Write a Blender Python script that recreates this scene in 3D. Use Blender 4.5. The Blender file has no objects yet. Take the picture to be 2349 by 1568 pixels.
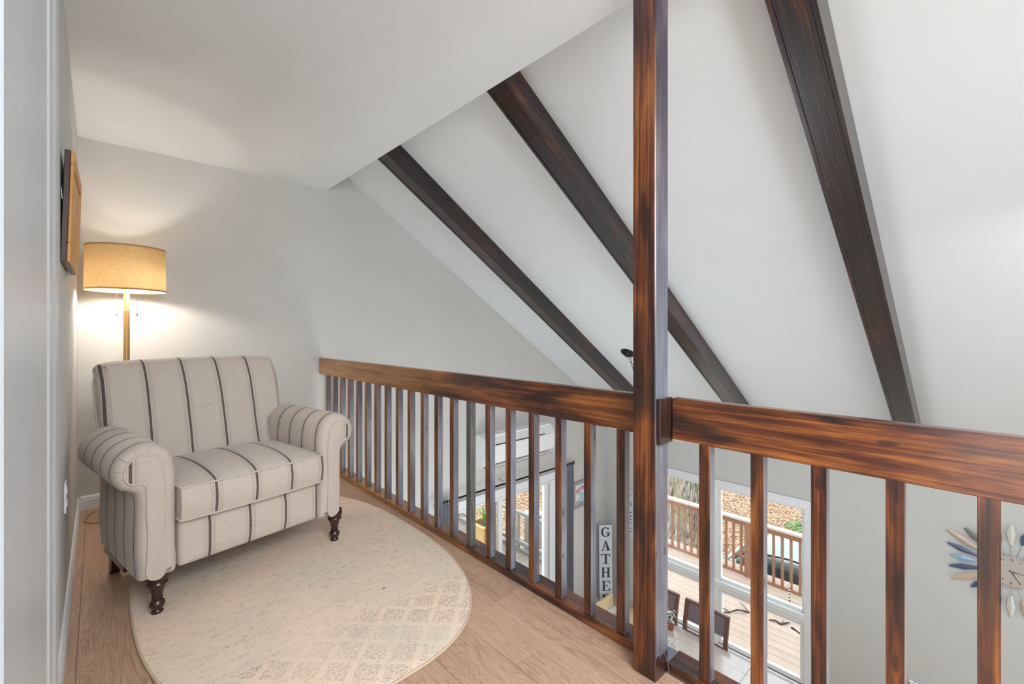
import bpy, bmesh, math, random
from mathutils import Vector, Matrix
random.seed(7)
PI = math.pi
C = bpy.context.scene.collection
scene = bpy.context.scene

# ------------------------------------------------------------------ camera
cam_d = bpy.data.cameras.new('camera'); cam = bpy.data.objects.new('camera', cam_d); C.objects.link(cam)
TH = math.radians(42.765)
cam.location = (0, 0, 1.2); cam.rotation_euler = (PI/2, 0, -TH)
cam_d.sensor_width = 36; cam_d.lens = 36*1027/2349; cam_d.shift_y = -22/2349
cam_d.clip_start = .02; cam_d.clip_end = 300
scene.camera = cam
# ------------------------------------------------------------------ view
scene.view_settings.view_transform = 'Standard'; scene.view_settings.look = 'None'
scene.view_settings.gamma = 1; scene.view_settings.use_curve_mapping = False
scene.view_settings.exposure = 0.60
# ------------------------------------------------------------------ sky: even overcast
w = bpy.data.worlds.new('sky'); scene.world = w; w.use_nodes = True
wn = w.node_tree.nodes; wl = w.node_tree.links
bg = wn['Background']; bg.inputs[0].default_value = (.86, .93, 1, 1); bg.inputs[1].default_value = 2.2
# ------------------------------------------------------------------ added fill lights, no real fixtures
def area(name, loc, rot, sx, sy, power, col=(1, 1, 1)):
    l = bpy.data.lights.new(name, 'AREA'); l.shape = 'RECTANGLE'; l.size = sx; l.size_y = sy
    l.energy = power; l.color = col
    o = bpy.data.objects.new(name, l); C.objects.link(o); o.location = loc; o.rotation_euler = rot
    return o
area('front_daylight_fill', (4.3, -2.9, -1.05), (PI/2, 0, 0), 2.5, .9, 8, (.84, .92, 1))  # added area light, stands in for daylight at the front opening
area('hall_overhead_fill', (.85, -.9, 2.47), (0, 0, 0), 1.2, 1.0, 40, (.82, .92, 1))  # overhead fill added for the loft, no ceiling fixture here
area('hall_soft_fill', (.12, -1.1, 1.9), Vector((-.5, 4.2, -1.5)).to_track_quat('-Z', 'Y').to_euler(), 1.1, .8, 38, (.82, .92, 1))  # softbox-like fill added behind the camera, not a lamp of the hall
area('hall_upward_fill', (.8, -1.7, 1.5), (PI, 0, 0), .9, .9, 5, (.82, .92, 1))  # fill added out of view, aimed up to brighten the loft ceiling
area('great_room_upward_fill', (2.5, 2.5, -1.75), (PI, 0, 0), 1.2, 1.6, 26, (.84, .92, 1))  # hidden fill below the loft edge, added to brighten the sloped ceiling
area('great_room_overhead_fill', (2.9, -.9, 1.75), (0, math.radians(-12), 0), 1.0, 1.0, 28, (.92, .97, 1))  # extra fill added for the lower room, not a fitted lamp

# ------------------------------------------------------------------ material helpers
class NT:
    def __init__(s, name):
        s.m = bpy.data.materials.new(name); s.m.use_nodes = True
        s.t = s.m.node_tree; s.n = s.t.nodes; s.l = s.t.links
        s.b = s.n['Principled BSDF']; s.out = s.n['Material Output']
    def new(s, ty, **kw):
        n = s.n.new(ty)
        for k, v in kw.items(): setattr(n, k, v)
        return n
    def set(s, inp, v):
        if isinstance(v, bpy.types.NodeSocket): s.l.new(v, inp)
        elif v is not None: inp.default_value = v
    def math(s, op, a, b=None, c=None, clamp=False):
        n = s.new('ShaderNodeMath', operation=op); n.use_clamp = clamp
        s.set(n.inputs[0], a)
        if b is not None: s.set(n.inputs[1], b)
        if c is not None: s.set(n.inputs[2], c)
        return n.outputs[0]
    def coord(s, which='Object'):
        return s.new('ShaderNodeTexCoord').outputs[which]
    def rnd(s): return s.new('ShaderNodeObjectInfo').outputs['Random']
    def vadd(s, a, b):
        n = s.new('ShaderNodeVectorMath', operation='ADD'); s.set(n.inputs[0], a); s.set(n.inputs[1], b); return n.outputs[0]
    def vmul(s, a, b):
        n = s.new('ShaderNodeVectorMath', operation='MULTIPLY'); s.set(n.inputs[0], a); s.set(n.inputs[1], b); return n.outputs[0]
    def sep(s, v):
        n = s.new('ShaderNodeSeparateXYZ'); s.set(n.inputs[0], v); return n.outputs
    def comb(s, x=0., y=0., z=0.):
        n = s.new('ShaderNodeCombineXYZ'); s.set(n.inputs[0], x); s.set(n.inputs[1], y); s.set(n.inputs[2], z); return n.outputs[0]
    def noise(s, v, scale, detail=2., rough=.5, dist=0.):
        n = s.new('ShaderNodeTexNoise'); s.set(n.inputs['Vector'], v); n.inputs['Scale'].default_value = scale
        n.inputs['Detail'].default_value = detail; n.inputs['Roughness'].default_value = rough; n.inputs['Distortion'].default_value = dist
        return n.outputs[0]
    def ramp(s, f, stops, interp='LINEAR'):
        n = s.new('ShaderNodeValToRGB'); r = n.color_ramp; r.interpolation = interp
        while len(r.elements) < len(stops): r.elements.new(.5)
        for e, (p, c) in zip(r.elements, stops):
            e.position = p; e.color = (*c, 1) if len(c) == 3 else c
        s.set(n.inputs[0], f); return n.outputs[0]
    def mix(s, f, a, b, mode='MIX'):
        n = s.new('ShaderNodeMix', data_type='RGBA', blend_type=mode)
        s.set(n.inputs[0], f)
        s.set(n.inputs[6], (*a, 1) if isinstance(a, tuple) else a); s.set(n.inputs[7], (*b, 1) if isinstance(b, tuple) else b)
        return n.outputs[2]
    def bump(s, h, strength=.2, dist=.002):
        n = s.new('ShaderNodeBump'); n.inputs['Strength'].default_value = strength; n.inputs['Distance'].default_value = dist
        s.set(n.inputs['Height'], h); s.l.new(n.outputs[0], s.b.inputs['Normal'])
    def fin(s, col=None, rough=None, metal=None, spec=None, coat=None, coat_r=None, coat_ior=None):
        if col is not None: s.set(s.b.inputs['Base Color'], (*col, 1) if isinstance(col, tuple) else col)
        for k, v in (('Roughness', rough), ('Metallic', metal), ('Specular IOR Level', spec), ('Coat Weight', coat), ('Coat Roughness', coat_r), ('Coat IOR', coat_ior)):
            if v is not None: s.set(s.b.inputs[k], v)
        return s.m

def srgb(r, g, b):
    f = lambda c: (c/255/12.92) if c/255 <= .04045 else ((c/255+.055)/1.055)**2.4
    return (f(r), f(g), f(b))

def plain(name, col, rough=.5, metal=0., spec=.5, var=.04, bump=0., scale=40.):
    t = NT(name); c = t.coord(); nz = t.noise(c, scale, 3)
    lo = tuple(x*(1-var) for x in col); hi = tuple(min(1, x*(1+var)) for x in col)
    if bump: t.bump(nz, bump, .002)
    return t.fin(t.ramp(nz, [(.3, lo), (.7, hi)]), rough, metal, spec)

def paint(name, col):
    t = NT(name); c = t.coord(); nz = t.noise(c, 3.0, 2); fine = t.noise(c, 260, 2)
    t.bump(fine, .06, .0006)
    return t.fin(t.ramp(nz, [(.3, tuple(x*.985 for x in col)), (.7, tuple(x*1.01 for x in col))]), .55, 0, .3)

M = {}
M['wall'] = paint('wall_paint', (.60, .595, .57))
M['ceil'] = paint('ceiling_paint', (.76, .795, .81))
M['trim'] = plain('white_trim', (.80, .81, .83), .3, var=.02)
M['trim_shaded'] = plain('shaded_door_paint', (.34, .345, .35), .35, var=.02)  # white trim paint greyed down, shade put into the colour
M['vinyl'] = plain('white_vinyl', (.84, .85, .85), .3, var=.02)
M['plastic'] = plain('white_plastic', (.86, .86, .85), .35, var=.01)
M['black'] = plain('black_metal', (.015, .015, .017), .35, .6)
M['darkgap'] = plain('dark_gap', (.01, .01, .01), .8)
M['steel'] = plain('brushed_steel', (.45, .46, .47), .3, 1.0)
M['gold'] = plain('brushed_gold', (.46, .27, .10), .42, .5)

def stained(name, axis, dark=0., gold=0.):
    t = NT(name); c = t.coord(); r = t.rnd()
    off = t.comb(t.math('MULTIPLY', r, 13.7), t.math('MULTIPLY', r, 31.1), t.math('MULTIPLY', r, 7.3))
    sc = {'x': (.9, 30., 30.), 'y': (30., .9, 30.), 'z': (30., 30., .9)}[axis]
    v = t.vmul(t.vadd(c, off), sc)
    sc2 = {'x': (1.5, 7., 7.), 'y': (7., 1.5, 7.), 'z': (7., 7., 1.5)}[axis]
    v2 = t.vmul(t.vadd(c, off), sc2)
    sc3 = {'x': (3., 170., 170.), 'y': (170., 3., 170.), 'z': (170., 170., 3.)}[axis]
    v3 = t.vmul(t.vadd(c, off), sc3)
    blot = t.noise(v2, 1.5, 3, .6, .5)
    burn = t.noise(t.vmul(t.vadd(c, off), {'x': (2.3, 11., 11.), 'y': (11., 2.3, 11.), 'z': (11., 11., 2.3)}[axis]), 1.1, 2, .5, .3)
    mid = t.noise(v, 1.6, 5, .62, .5)
    fine = t.noise(v3, 1., 3, .6)
    f = t.math('ADD', t.math('MULTIPLY', blot, .42), t.math('MULTIPLY', mid, .48))
    f = t.math('ADD', f, t.math('MULTIPLY', fine, .22))
    f = t.math('SUBTRACT', f, .06+dark)
    f = t.math('ADD', f, t.math('MULTIPLY', t.math('SUBTRACT', r, .5), .06))
    col = t.ramp(f, [(.35, (.004, .0012, .0012)), (.42, (.028, .006, .003)), (.50, (.10, .024, .006)), (.57, (.21, .062, .012)), (.70, (.40, .145, .028))])
    bm_ = t.ramp(burn, [(.52, (0, 0, 0)), (.63, (1, 1, 1))])
    col = t.mix(t.math('MULTIPLY', bm_, .8), col, (.008, .003, .003))
    # knots
    vo = t.new('ShaderNodeTexVoronoi'); sk = {'x': (1.1, 9., 9.), 'y': (9., 1.1, 9.), 'z': (9., 9., 1.1)}[axis]
    sk = tuple(5. if q > 2 else 1.6 for q in sk)
    t.set(vo.inputs['Vector'], t.vmul(t.vadd(c, off), sk)); vo.inputs['Scale'].default_value = 1.6
    kn = t.ramp(vo.outputs['Distance'], [(.05, (0, 0, 0)), (.075, (1, 1, 1))])
    col = t.mix(kn, t.mix(.3, (.012, .004, .003), col), col)
    t.bump(t.math('ADD', fine, t.math('MULTIPLY', mid, .8)), .45, .0012)
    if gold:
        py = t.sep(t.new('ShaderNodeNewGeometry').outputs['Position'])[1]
        g = t.math('MULTIPLY', t.math('SUBTRACT', py, 1.9), .75, clamp=True)  # blends to a golden tone towards the back wall
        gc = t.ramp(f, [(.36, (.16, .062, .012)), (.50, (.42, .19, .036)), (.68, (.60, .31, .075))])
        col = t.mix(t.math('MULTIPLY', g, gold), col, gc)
    return t.fin(col, .33, 0, .5, .55, .2, 1.55)
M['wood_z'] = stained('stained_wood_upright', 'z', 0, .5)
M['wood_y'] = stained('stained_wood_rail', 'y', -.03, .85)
M['wood_x'] = stained('stained_wood_beam', 'x', .13)

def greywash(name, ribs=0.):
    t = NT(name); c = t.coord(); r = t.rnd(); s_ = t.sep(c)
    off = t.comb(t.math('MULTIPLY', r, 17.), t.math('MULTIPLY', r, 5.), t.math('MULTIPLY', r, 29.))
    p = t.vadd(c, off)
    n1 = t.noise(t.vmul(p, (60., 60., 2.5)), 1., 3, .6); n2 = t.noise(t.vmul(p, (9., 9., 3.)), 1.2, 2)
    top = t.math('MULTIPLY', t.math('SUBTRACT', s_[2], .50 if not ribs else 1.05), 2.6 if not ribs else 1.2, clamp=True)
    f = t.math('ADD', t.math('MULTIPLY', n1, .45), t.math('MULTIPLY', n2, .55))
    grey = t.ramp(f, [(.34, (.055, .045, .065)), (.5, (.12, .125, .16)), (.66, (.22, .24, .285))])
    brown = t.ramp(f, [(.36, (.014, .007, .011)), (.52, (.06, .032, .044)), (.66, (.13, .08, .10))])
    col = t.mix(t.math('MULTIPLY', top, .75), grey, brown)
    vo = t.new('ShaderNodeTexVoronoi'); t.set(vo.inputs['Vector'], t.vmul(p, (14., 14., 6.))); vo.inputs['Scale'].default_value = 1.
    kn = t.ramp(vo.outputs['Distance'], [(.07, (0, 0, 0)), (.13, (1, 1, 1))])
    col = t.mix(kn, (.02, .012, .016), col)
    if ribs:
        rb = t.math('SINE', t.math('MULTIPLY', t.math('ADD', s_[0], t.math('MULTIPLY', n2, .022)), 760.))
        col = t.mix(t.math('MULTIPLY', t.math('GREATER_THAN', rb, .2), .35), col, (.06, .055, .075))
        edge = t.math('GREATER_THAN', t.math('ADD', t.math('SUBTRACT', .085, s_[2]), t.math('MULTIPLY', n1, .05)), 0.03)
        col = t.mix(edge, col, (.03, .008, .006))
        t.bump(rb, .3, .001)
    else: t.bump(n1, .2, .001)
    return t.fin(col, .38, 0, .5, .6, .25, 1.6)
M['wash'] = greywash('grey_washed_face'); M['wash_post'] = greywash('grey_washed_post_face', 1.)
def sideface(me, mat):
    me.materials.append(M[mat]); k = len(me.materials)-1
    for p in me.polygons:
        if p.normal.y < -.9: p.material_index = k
def charcoal_wood():
    t = NT('unstained_grey_wood'); c = t.coord(); n = t.noise(t.vmul(c, (40, 40, 4)), 2, 4, .6)
    t.bump(n, .3, .001)
    return t.fin(t.ramp(n, [(.35, (.03, .032, .03)), (.65, (.11, .112, .10))]), .4, 0, .6, .5, .25, 1.6)
M['grey_wood'] = charcoal_wood()

def laminate(name, lo, mid_, hi, rough=.38):
    t = NT(name); c = t.coord(); r = t.rnd()
    off = t.comb(t.math('MULTIPLY', r, 23.), t.math('MULTIPLY', r, 57.), t.math('MULTIPLY', r, 11.))
    p = t.vadd(c, off)
    q = t.vmul(p, (9., 1.1, 1.))
    warp = t.noise(q, 1.4, 2, .5, .6)
    rings = t.math('SINE', t.math('MULTIPLY', warp, 62.))
    rings = t.math('POWER', t.math('ABSOLUTE', rings), 1.6)
    fine = t.noise(t.vmul(p, (160., 5., 1.)), 1., 3, .6)
    big = t.noise(t.vmul(p, (3., .8, 1.)), 1.5, 2)
    f = t.math('ADD', t.math('MULTIPLY', rings, .12), t.math('MULTIPLY', fine, .42))
    f = t.math('ADD', f, t.math('MULTIPLY', big, .36))
    f = t.math('ADD', f, t.math('MULTIPLY', r, .08))
    col = t.ramp(f, [(.22, lo), (.48, mid_), (.74, hi)])
    t.bump(f, .15, .0008)
    return t.fin(col, rough, 0, .45)
M['loft_floor'] = laminate('tan_oak_laminate', srgb(140, 106, 82), srgb(186, 150, 124), srgb(206, 172, 146))
M['low_floor'] = laminate('pale_oak_floor', srgb(184, 150, 120), srgb(214, 184, 156), srgb(228, 204, 178), .3)
M['pine'] = laminate('pale_pine', srgb(216, 182, 134), srgb(236, 206, 160), srgb(244, 220, 178), .5)
M['table'] = laminate('glossy_grey_oak_table', srgb(178, 160, 150), srgb(204, 190, 182), srgb(216, 204, 198), .14)
for n_ in M['table'].node_tree.nodes:
    if n_.type == 'BSDF_PRINCIPLED': n_.inputs['Coat Weight'].default_value = .8; n_.inputs['Coat IOR'].default_value = 1.8; n_.inputs['Coat Roughness'].default_value = .12
M['deck'] = laminate('sandy_deck_board', srgb(166, 142, 126), srgb(188, 166, 150), srgb(198, 180, 166), .75)
M['patio'] = laminate('weathered_patio_board', srgb(96, 90, 82), srgb(134, 128, 118), srgb(160, 154, 142), .85)
M['planter'] = laminate('cedar_planter', srgb(170, 128, 76), srgb(204, 164, 106), srgb(218, 182, 126), .6)
M['picwood'] = laminate('honey_wood_panel', srgb(176, 110, 46), srgb(206, 146, 74), srgb(222, 168, 96), .45)
M['deck_rail'] = plain('brown_rail_paint', srgb(150, 104, 80), .6, var=.12)
M['deck_cap'] = plain('pale_rail_cap', srgb(196, 178, 162), .6, var=.08)

def fabric(name, axis='x', off=0., period=.17, stripes=True, dens=1.):
    t = NT(name); c = t.coord(); s = t.sep(c)
    a = s[0] if axis == 'x' else s[1]
    b = t.math('ADD', s[2], s[1]) if axis == 'x' else t.math('ADD', s[2], s[0])
    weave = t.noise(t.vmul(c, (1., 1., 1.)), 420, 2, .7)
    wv2 = t.noise(t.vmul(c, (60., 60., 400.)), 1., 2, .6)
    base = t.ramp(t.math('ADD', t.math('MULTIPLY', weave, .6), t.math('MULTIPLY', wv2, .4)), [(.30, srgb(184, 169, 157)), (.70, srgb(214, 200, 188))])
    col = base
    if stripes:
        d = t.math('ABSOLUTE', t.math('SUBTRACT', t.math('MODULO', t.math('ADD', a, 10*period+period/2-off), period), period/2))
        her = t.math('SINE', t.math('MULTIPLY', t.math('ADD', t.math('MULTIPLY', d, 1.2), b), 1500.))
        her = t.math('GREATER_THAN', her, -.45)
        m = t.math('MULTIPLY', t.math('LESS_THAN', d, .0056), t.math('MULTIPLY_ADD', her, .4, .6))
        for pos, wd in ((.0115, .0008), (.0165, .0009), (.0225, .0009)):
            ln = t.math('LESS_THAN', t.math('ABSOLUTE', t.math('SUBTRACT', d, pos)), wd)
            ds = t.math('GREATER_THAN', t.math('SINE', t.math('MULTIPLY', b, 1250.)), -.1)
            m = t.math('MAXIMUM', m, t.math('MULTIPLY', t.math('MULTIPLY', ln, ds), .7))
        col = t.mix(t.math('MULTIPLY', m, .95), base, srgb(40, 31, 27))
    t.bump(t.math('ADD', weave, wv2), .22, .0008)
    t.b.inputs['Sheen Weight'].default_value = .15
    return t.fin(col, .92, 0, .15)
M['fab_seat'] = fabric('striped_linen_seat', 'x', .149-.002)
M['fab_foot'] = fabric('striped_linen_front', 'x', .133)
M['fab_back'] = fabric('striped_linen_back', 'x', .075)
M['fab_arm'] = fabric('striped_linen_arm', 'y', .985+.0, .14)
M['fab_plain'] = fabric('plain_linen', stripes=False)
M['fab_scroll'] = fabric('striped_linen_arm_front', 'x', .487, .974)
M['mahogany'] = plain('dark_mahogany', (.035, .010, .007), .22, spec=.7, var=.2)

def rugmat():
    t = NT('faded_rug_pile'); c = t.coord(); s = t.sep(c)
    # base mottling
    big = t.noise(c, 2.2, 3); base = t.ramp(big, [(.38, srgb(238, 210, 188)), (.62, srgb(224, 206, 186))])
    # horizontal rows of flecks (pattern runs across the rug)
    fl = t.noise(t.vmul(c, (60., 120., 1.)), 1.2, 3, .8, .5)
    grp = t.noise(t.vmul(c, (22., 40., 1.)), 1., 2, .6)
    fleck = t.math('MULTIPLY', t.math('GREATER_THAN', fl, .545), t.math('GREATER_THAN', grp, .555))
    tiny = t.math('GREATER_THAN', t.noise(t.vmul(c, (120., 190., 1.)), 1., 2, .8), .585)
    # dense bands near y=-.66..-.35 (local), lattice below
    y = s[1]; x = s[0]
    band = t.math('LESS_THAN', t.math('ABSOLUTE', t.math('SUBTRACT', y, -.66)), .012)
    band2 = t.math('LESS_THAN', t.math('ABSOLUTE', t.math('SUBTRACT', y, -.50)), .010)
    band3 = t.math('LESS_THAN', t.math('ABSOLUTE', t.math('SUBTRACT', y, .30)), .008)
    bands = t.math('MAXIMUM', band, t.math('MAXIMUM', band2, band3))
    p = .15
    u = t.math('ADD', x, t.math('MULTIPLY', y, 1.0)); v = t.math('SUBTRACT', x, t.math('MULTIPLY', y, 1.0))
    lu = t.math('ABSOLUTE', t.math('SUBTRACT', t.math('MODULO', t.math('ADD', u, 15*p), p), p/2))
    lv = t.math('ABSOLUTE', t.math('SUBTRACT', t.math('MODULO', t.math('ADD', v, 15*p), p), p/2))
    lat = t.math('GREATER_THAN', t.math('MINIMUM', lu, lv), .016)
    zone = t.math('LESS_THAN', y, -.68)
    dens = t.math('MULTIPLY', t.math('MULTIPLY', lat, zone), t.math('GREATER_THAN', t.noise(t.vmul(c, (90., 110., 1.)), 1., 3, .8), .515))
    mask = t.math('MAXIMUM', t.math('MULTIPLY', fleck, .55), t.math('MULTIPLY', dens, .5))
    mask = t.math('MAXIMUM', mask, t.math('MULTIPLY', t.math('MULTIPLY', bands, tiny), .75))
    mask = t.math('MAXIMUM', mask, t.math('MULTIPLY', t.math('MULTIPLY', tiny, t.math('GREATER_THAN', grp, .58)), .45))
    fade = t.noise(c, 3.1, 2)
    mask = t.math('MULTIPLY', mask, t.ramp(fade, [(.30, (.35,)*3), (.6, (1,)*3)]))
    col = t.mix(mask, base, t.ramp(t.noise(c, 5., 1), [(.4, srgb(128, 116, 106)), (.6, srgb(150, 140, 132))]))
    t.bump(t.noise(c, 300, 2), .4, .002)
    return t.fin(col, .95, 0, .1)
M['rug'] = rugmat()
M['rug_edge'] = plain('rug_binding', srgb(204, 180, 152), .9, bump=.3, scale=200)

def glass(name, tint=(1, 1, 1), f=.06):
    t = NT(name); n = t.new('ShaderNodeMixShader'); tr = t.new('ShaderNodeBsdfTransparent'); gl = t.new('ShaderNodeBsdfGlossy')
    tr.inputs[0].default_value = (*tint, 1); gl.inputs['Roughness'].default_value = .02
    n.inputs[0].default_value = f; t.l.new(tr.outputs[0], n.inputs[1]); t.l.new(gl.outputs[0], n.inputs[2])
    t.l.new(n.outputs[0], t.out.inputs[0]); t.n.remove(t.b); return t.m
M['glass'] = glass('window_glass', (.97, .99, .98))
def shade():
    t = NT('linen_lamp_shade'); c = t.coord()
    n1 = t.noise(t.vmul(c, (300., 300., 60.)), 1., 3, .7); n2 = t.noise(t.vmul(c, (60., 60., 500.)), 1., 2, .7)
    f = t.math('ADD', t.math('MULTIPLY', n1, .5), t.math('MULTIPLY', n2, .5))
    col = t.ramp(f, [(.35, (.40, .25, .10)), (.62, (.56, .39, .19))])
    df = t.new('ShaderNodeBsdfDiffuse'); tl = t.new('ShaderNodeBsdfTranslucent'); mx = t.new('ShaderNodeMixShader')
    t.l.new(col, df.inputs[0]); t.l.new(col, tl.inputs[0]); mx.inputs[0].default_value = .12
    t.l.new(df.outputs[0], mx.inputs[1]); t.l.new(tl.outputs[0], mx.inputs[2]); t.l.new(mx.outputs[0], t.out.inputs[0]); t.n.remove(t.b)
    return t.m
M['shade'] = shade()
def emit(name, col, st):
    t = NT(name); t.b.inputs['Emission Color'].default_value = (*col, 1); t.b.inputs['Emission Strength'].default_value = st
    return t.fin((.9, .9, .9), .5)

# ------------------------------------------------------------------ mesh helpers
def tag(o, label=None, cat=None, group=None, kind=None):
    if label: o['label'] = label
    if cat: o['category'] = cat
    if group: o['group'] = group
    if kind: o['kind'] = kind
    return o
def empty(name, loc=(0, 0, 0), rz=0., label=None, cat=None, group=None, kind=None):
    o = bpy.data.objects.new(name, None); C.objects.link(o); o.location = loc; o.rotation_euler = (0, 0, rz)
    o.empty_display_size = .05
    return tag(o, label, cat, group, kind)
def link(name, me, mat=None, parent=None):
    if mat is not None:
        me.materials.clear(); me.materials.append(M[mat] if isinstance(mat, str) else mat)
    o = bpy.data.objects.new(name, me); C.objects.link(o)
    if parent: o.parent = parent
    return o
def done(name, bm, mat, parent=None, smooth=None):
    bmesh.ops.recalc_face_normals(bm, faces=bm.faces)
    me = bpy.data.meshes.new(name); bm.to_mesh(me); bm.free()
    if smooth is not None:
        me.polygons.foreach_set('use_smooth', [True]*len(me.polygons)); me.set_sharp_from_angle(angle=math.radians(smooth))
    return link(name, me, mat, parent)
def addbox(bm, x0, x1, y0, y1, z0, z1, bev=0., mtx=None):
    r = bmesh.ops.create_cube(bm, size=1)
    vs = r['verts']
    for v in vs:
        v.co = Vector(((x0+x1)/2+v.co.x*(x1-x0), (y0+y1)/2+v.co.y*(y1-y0), (z0+z1)/2+v.co.z*(z1-z0)))
    if bev:
        es = list({e for v in vs for e in v.link_edges})
        rr = bmesh.ops.bevel(bm, geom=es, offset=bev, segments=1, affect='EDGES')
        vs = [v for v in rr['verts']]
    if mtx is not None: bmesh.ops.transform(bm, matrix=mtx, verts=list({v for v in vs}))
def box(name, x0, x1, y0, y1, z0, z1, mat, parent=None, bev=0.):
    bm = bmesh.new(); addbox(bm, x0, x1, y0, y1, z0, z1, bev); return done(name, bm, mat, parent)
def addprism(bm, pts, fn, d0, d1):
    """closed 2D outline extruded between d0 and d1; fn(a,b,d)->xyz"""
    a = [bm.verts.new(fn(p[0], p[1], d0)) for p in pts]; b = [bm.verts.new(fn(p[0], p[1], d1)) for p in pts]
    n = len(pts); bm.faces.new(a); bm.faces.new(b[::-1])
    for i in range(n): bm.faces.new((a[i], b[i], b[(i+1) % n], a[(i+1) % n]))
def addtube(bm, pts, r, seg=8, closed=False, caps=True):
    pts = [Vector(p) for p in pts]; n = len(pts); rings = []
    up = None
    for i in range(n):
        if closed: t = pts[(i+1) % n]-pts[i-1]
        else: t = pts[min(i+1, n-1)]-pts[max(i-1, 0)]
        if t.length < 1e-9: t = Vector((0, 0, 1))
        t.normalize()
        if up is None:
            up = Vector((0, 0, 1)) if abs(t.z) < .9 else Vector((1, 0, 0))
        s = t.cross(up)
        if s.length < 1e-6: s = t.cross(Vector((.3, .7, .1)))
        s.normalize(); up = s.cross(t).normalized()
        rr = r[i] if isinstance(r, (list, tuple)) else r
        rings.append([bm.verts.new(pts[i]+(s*math.cos(2*PI*k/seg)+up*math.sin(2*PI*k/seg))*rr) for k in range(seg)])
    for i in range(n if closed else n-1):
        A = rings[i]; B = rings[(i+1) % n]
        for k in range(seg): bm.faces.new((A[k], A[(k+1) % seg], B[(k+1) % seg], B[k]))
    if caps and not closed:
        bm.faces.new(rings[0][::-1]); bm.faces.new(rings[-1])
def tube(name, pts, r, mat, parent=None, seg=8, closed=False):
    bm = bmesh.new(); addtube(bm, pts, r, seg, closed); return done(name, bm, mat, parent, 50)
def addlathe(bm, prof, seg=24, cx=0., cy=0.):
    rings = []
    for r, z in prof:
        rings.append([bm.verts.new((cx+r*math.cos(2*PI*k/seg), cy+r*math.sin(2*PI*k/seg), z)) for k in range(seg)])
    for A, B in zip(rings, rings[1:]):
        for k in range(seg): bm.faces.new((A[k], A[(k+1) % seg], B[(k+1) % seg], B[k]))
    bm.faces.new(rings[0][::-1]); bm.faces.new(rings[-1])
def lathe(name, prof, mat, parent=None, seg=24, cx=0., cy=0.):
    bm = bmesh.new(); addlathe(bm, prof, seg, cx, cy); return done(name, bm, mat, parent, 40)
def crom(pts, n=6, closed=True):
    out = []; N = len(pts)
    for i in range(N if closed else N-1):
        p0, p1, p2, p3 = [pts[(i+k) % N] if closed else pts[max(0, min(N-1, i+k))] for k in (-1, 0, 1, 2)]
        for j in range(n):
            t = j/n
            out.append(tuple(.5*((2*p1[c])+(-p0[c]+p2[c])*t+(2*p0[c]-5*p1[c]+4*p2[c]-p3[c])*t*t+(-p0[c]+3*p1[c]-3*p2[c]+p3[c])*t**3) for c in range(len(p1))))
    if not closed: out.append(tuple(pts[-1]))
    return out
def inset(pts, d):
    n = len(pts); out = []
    ar = sum(pts[i][0]*pts[(i+1) % n][1]-pts[(i+1) % n][0]*pts[i][1] for i in range(n))
    sg = 1 if ar > 0 else -1
    for i in range(n):
        a = Vector(pts[i-1][:2]); b = Vector(pts[(i+1) % n][:2]); t = (b-a)
        if t.length < 1e-9: out.append(pts[i]); continue
        t.normalize(); nrm = Vector((-t.y, t.x))*sg
        out.append((pts[i][0]+nrm.x*d, pts[i][1]+nrm.y*d))
    return out
def addrings(bm, rings, cap0=True, cap1=True):
    R = [[bm.verts.new(p) for p in r] for r in rings]; n = len(R[0])
    for A, B in zip(R, R[1:]):
        for k in range(n): bm.faces.new((A[k], A[(k+1) % n], B[(k+1) % n], B[k]))
    if cap0: bm.faces.new(R[0][::-1])
    if cap1: bm.faces.new(R[-1])

# ================================================================== ROOM
XL, YB, XW = -.10, 4.20, 5.87
ZL, ZC = -2.88, 2.52
XE = 1.562                     # edge of the loft ceiling
SL = .6533
def zs(x): return 2.674-SL*(x-1.759)
YF = -3.0                      # unseen front wall

# ---- loft floor: planks laid along y
fl = empty('floor', (0, 0, 0), kind='structure')
box('subfloor', XL-.1, 1.50, YF, YB, -.28, -.009, 'trim', fl)
px = [XL, -.057]+[-.057+.194*k for k in range(1, 8)]+[1.474]
ends = {0: 3.2, 1: 2.855, 8: 1.504, 7: 2.4, 6: .9, 5: 1.9, 4: 2.7, 3: 1.2, 2: 2.2}
for i in range(len(px)-1):
    e = ends.get(i, 1.5); cuts = [YF]; y = e-1.22*4
    while y < YB:
        if y > YF+.05: cuts.append(y)
        y += 1.22
    cuts.append(YB)
    for a, b in zip(cuts, cuts[1:]):
        bm = bmesh.new(); g = .0006
        addbox(bm, -(px[i+1]-px[i])/2+g, (px[i+1]-px[i])/2-g, -(b-a)/2+g, (b-a)/2-g, -.009, 0, .0012)
        o = done('plank', bm, 'loft_floor', fl); o.location = ((px[i]+px[i+1])/2, (a+b)/2, 0)
# ---- lower floor
lf = empty('floor_lower', (0, 0, 0), kind='structure')
box('subfloor', 1.5, XW, YF, YB, ZL-.2, ZL-.012, 'trim', lf)
bm = bmesh.new(); addbox(bm, -.094, .094, -.599, .599, -.012, 0, .0015); pm = done('plank', bm, 'low_floor', lf)
first = True; x = XW-.096; col_i = 0
while x > 3.2:
    y = YB-.6-(col_i*.43 % 1.0)+.6
    while y > .2:
        a = min(y, YB); 
        if first: o = pm; first = False
        else: o = pm.copy(); C.objects.link(o); o.parent = lf
        h = a-(y-1.2); o.scale = (1, h/1.2, 1)
        o.location = (x, a-h/2, ZL); y -= 1.2
    x -= .192; col_i += 1
o = box('floor_field', 1.5, 3.2, YF, YB, ZL-.012, ZL, 'low_floor', lf)
o = box('floor_field', 3.2, XW, YF, -.35, ZL-.012, ZL-.0005, 'low_floor', lf)

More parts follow.
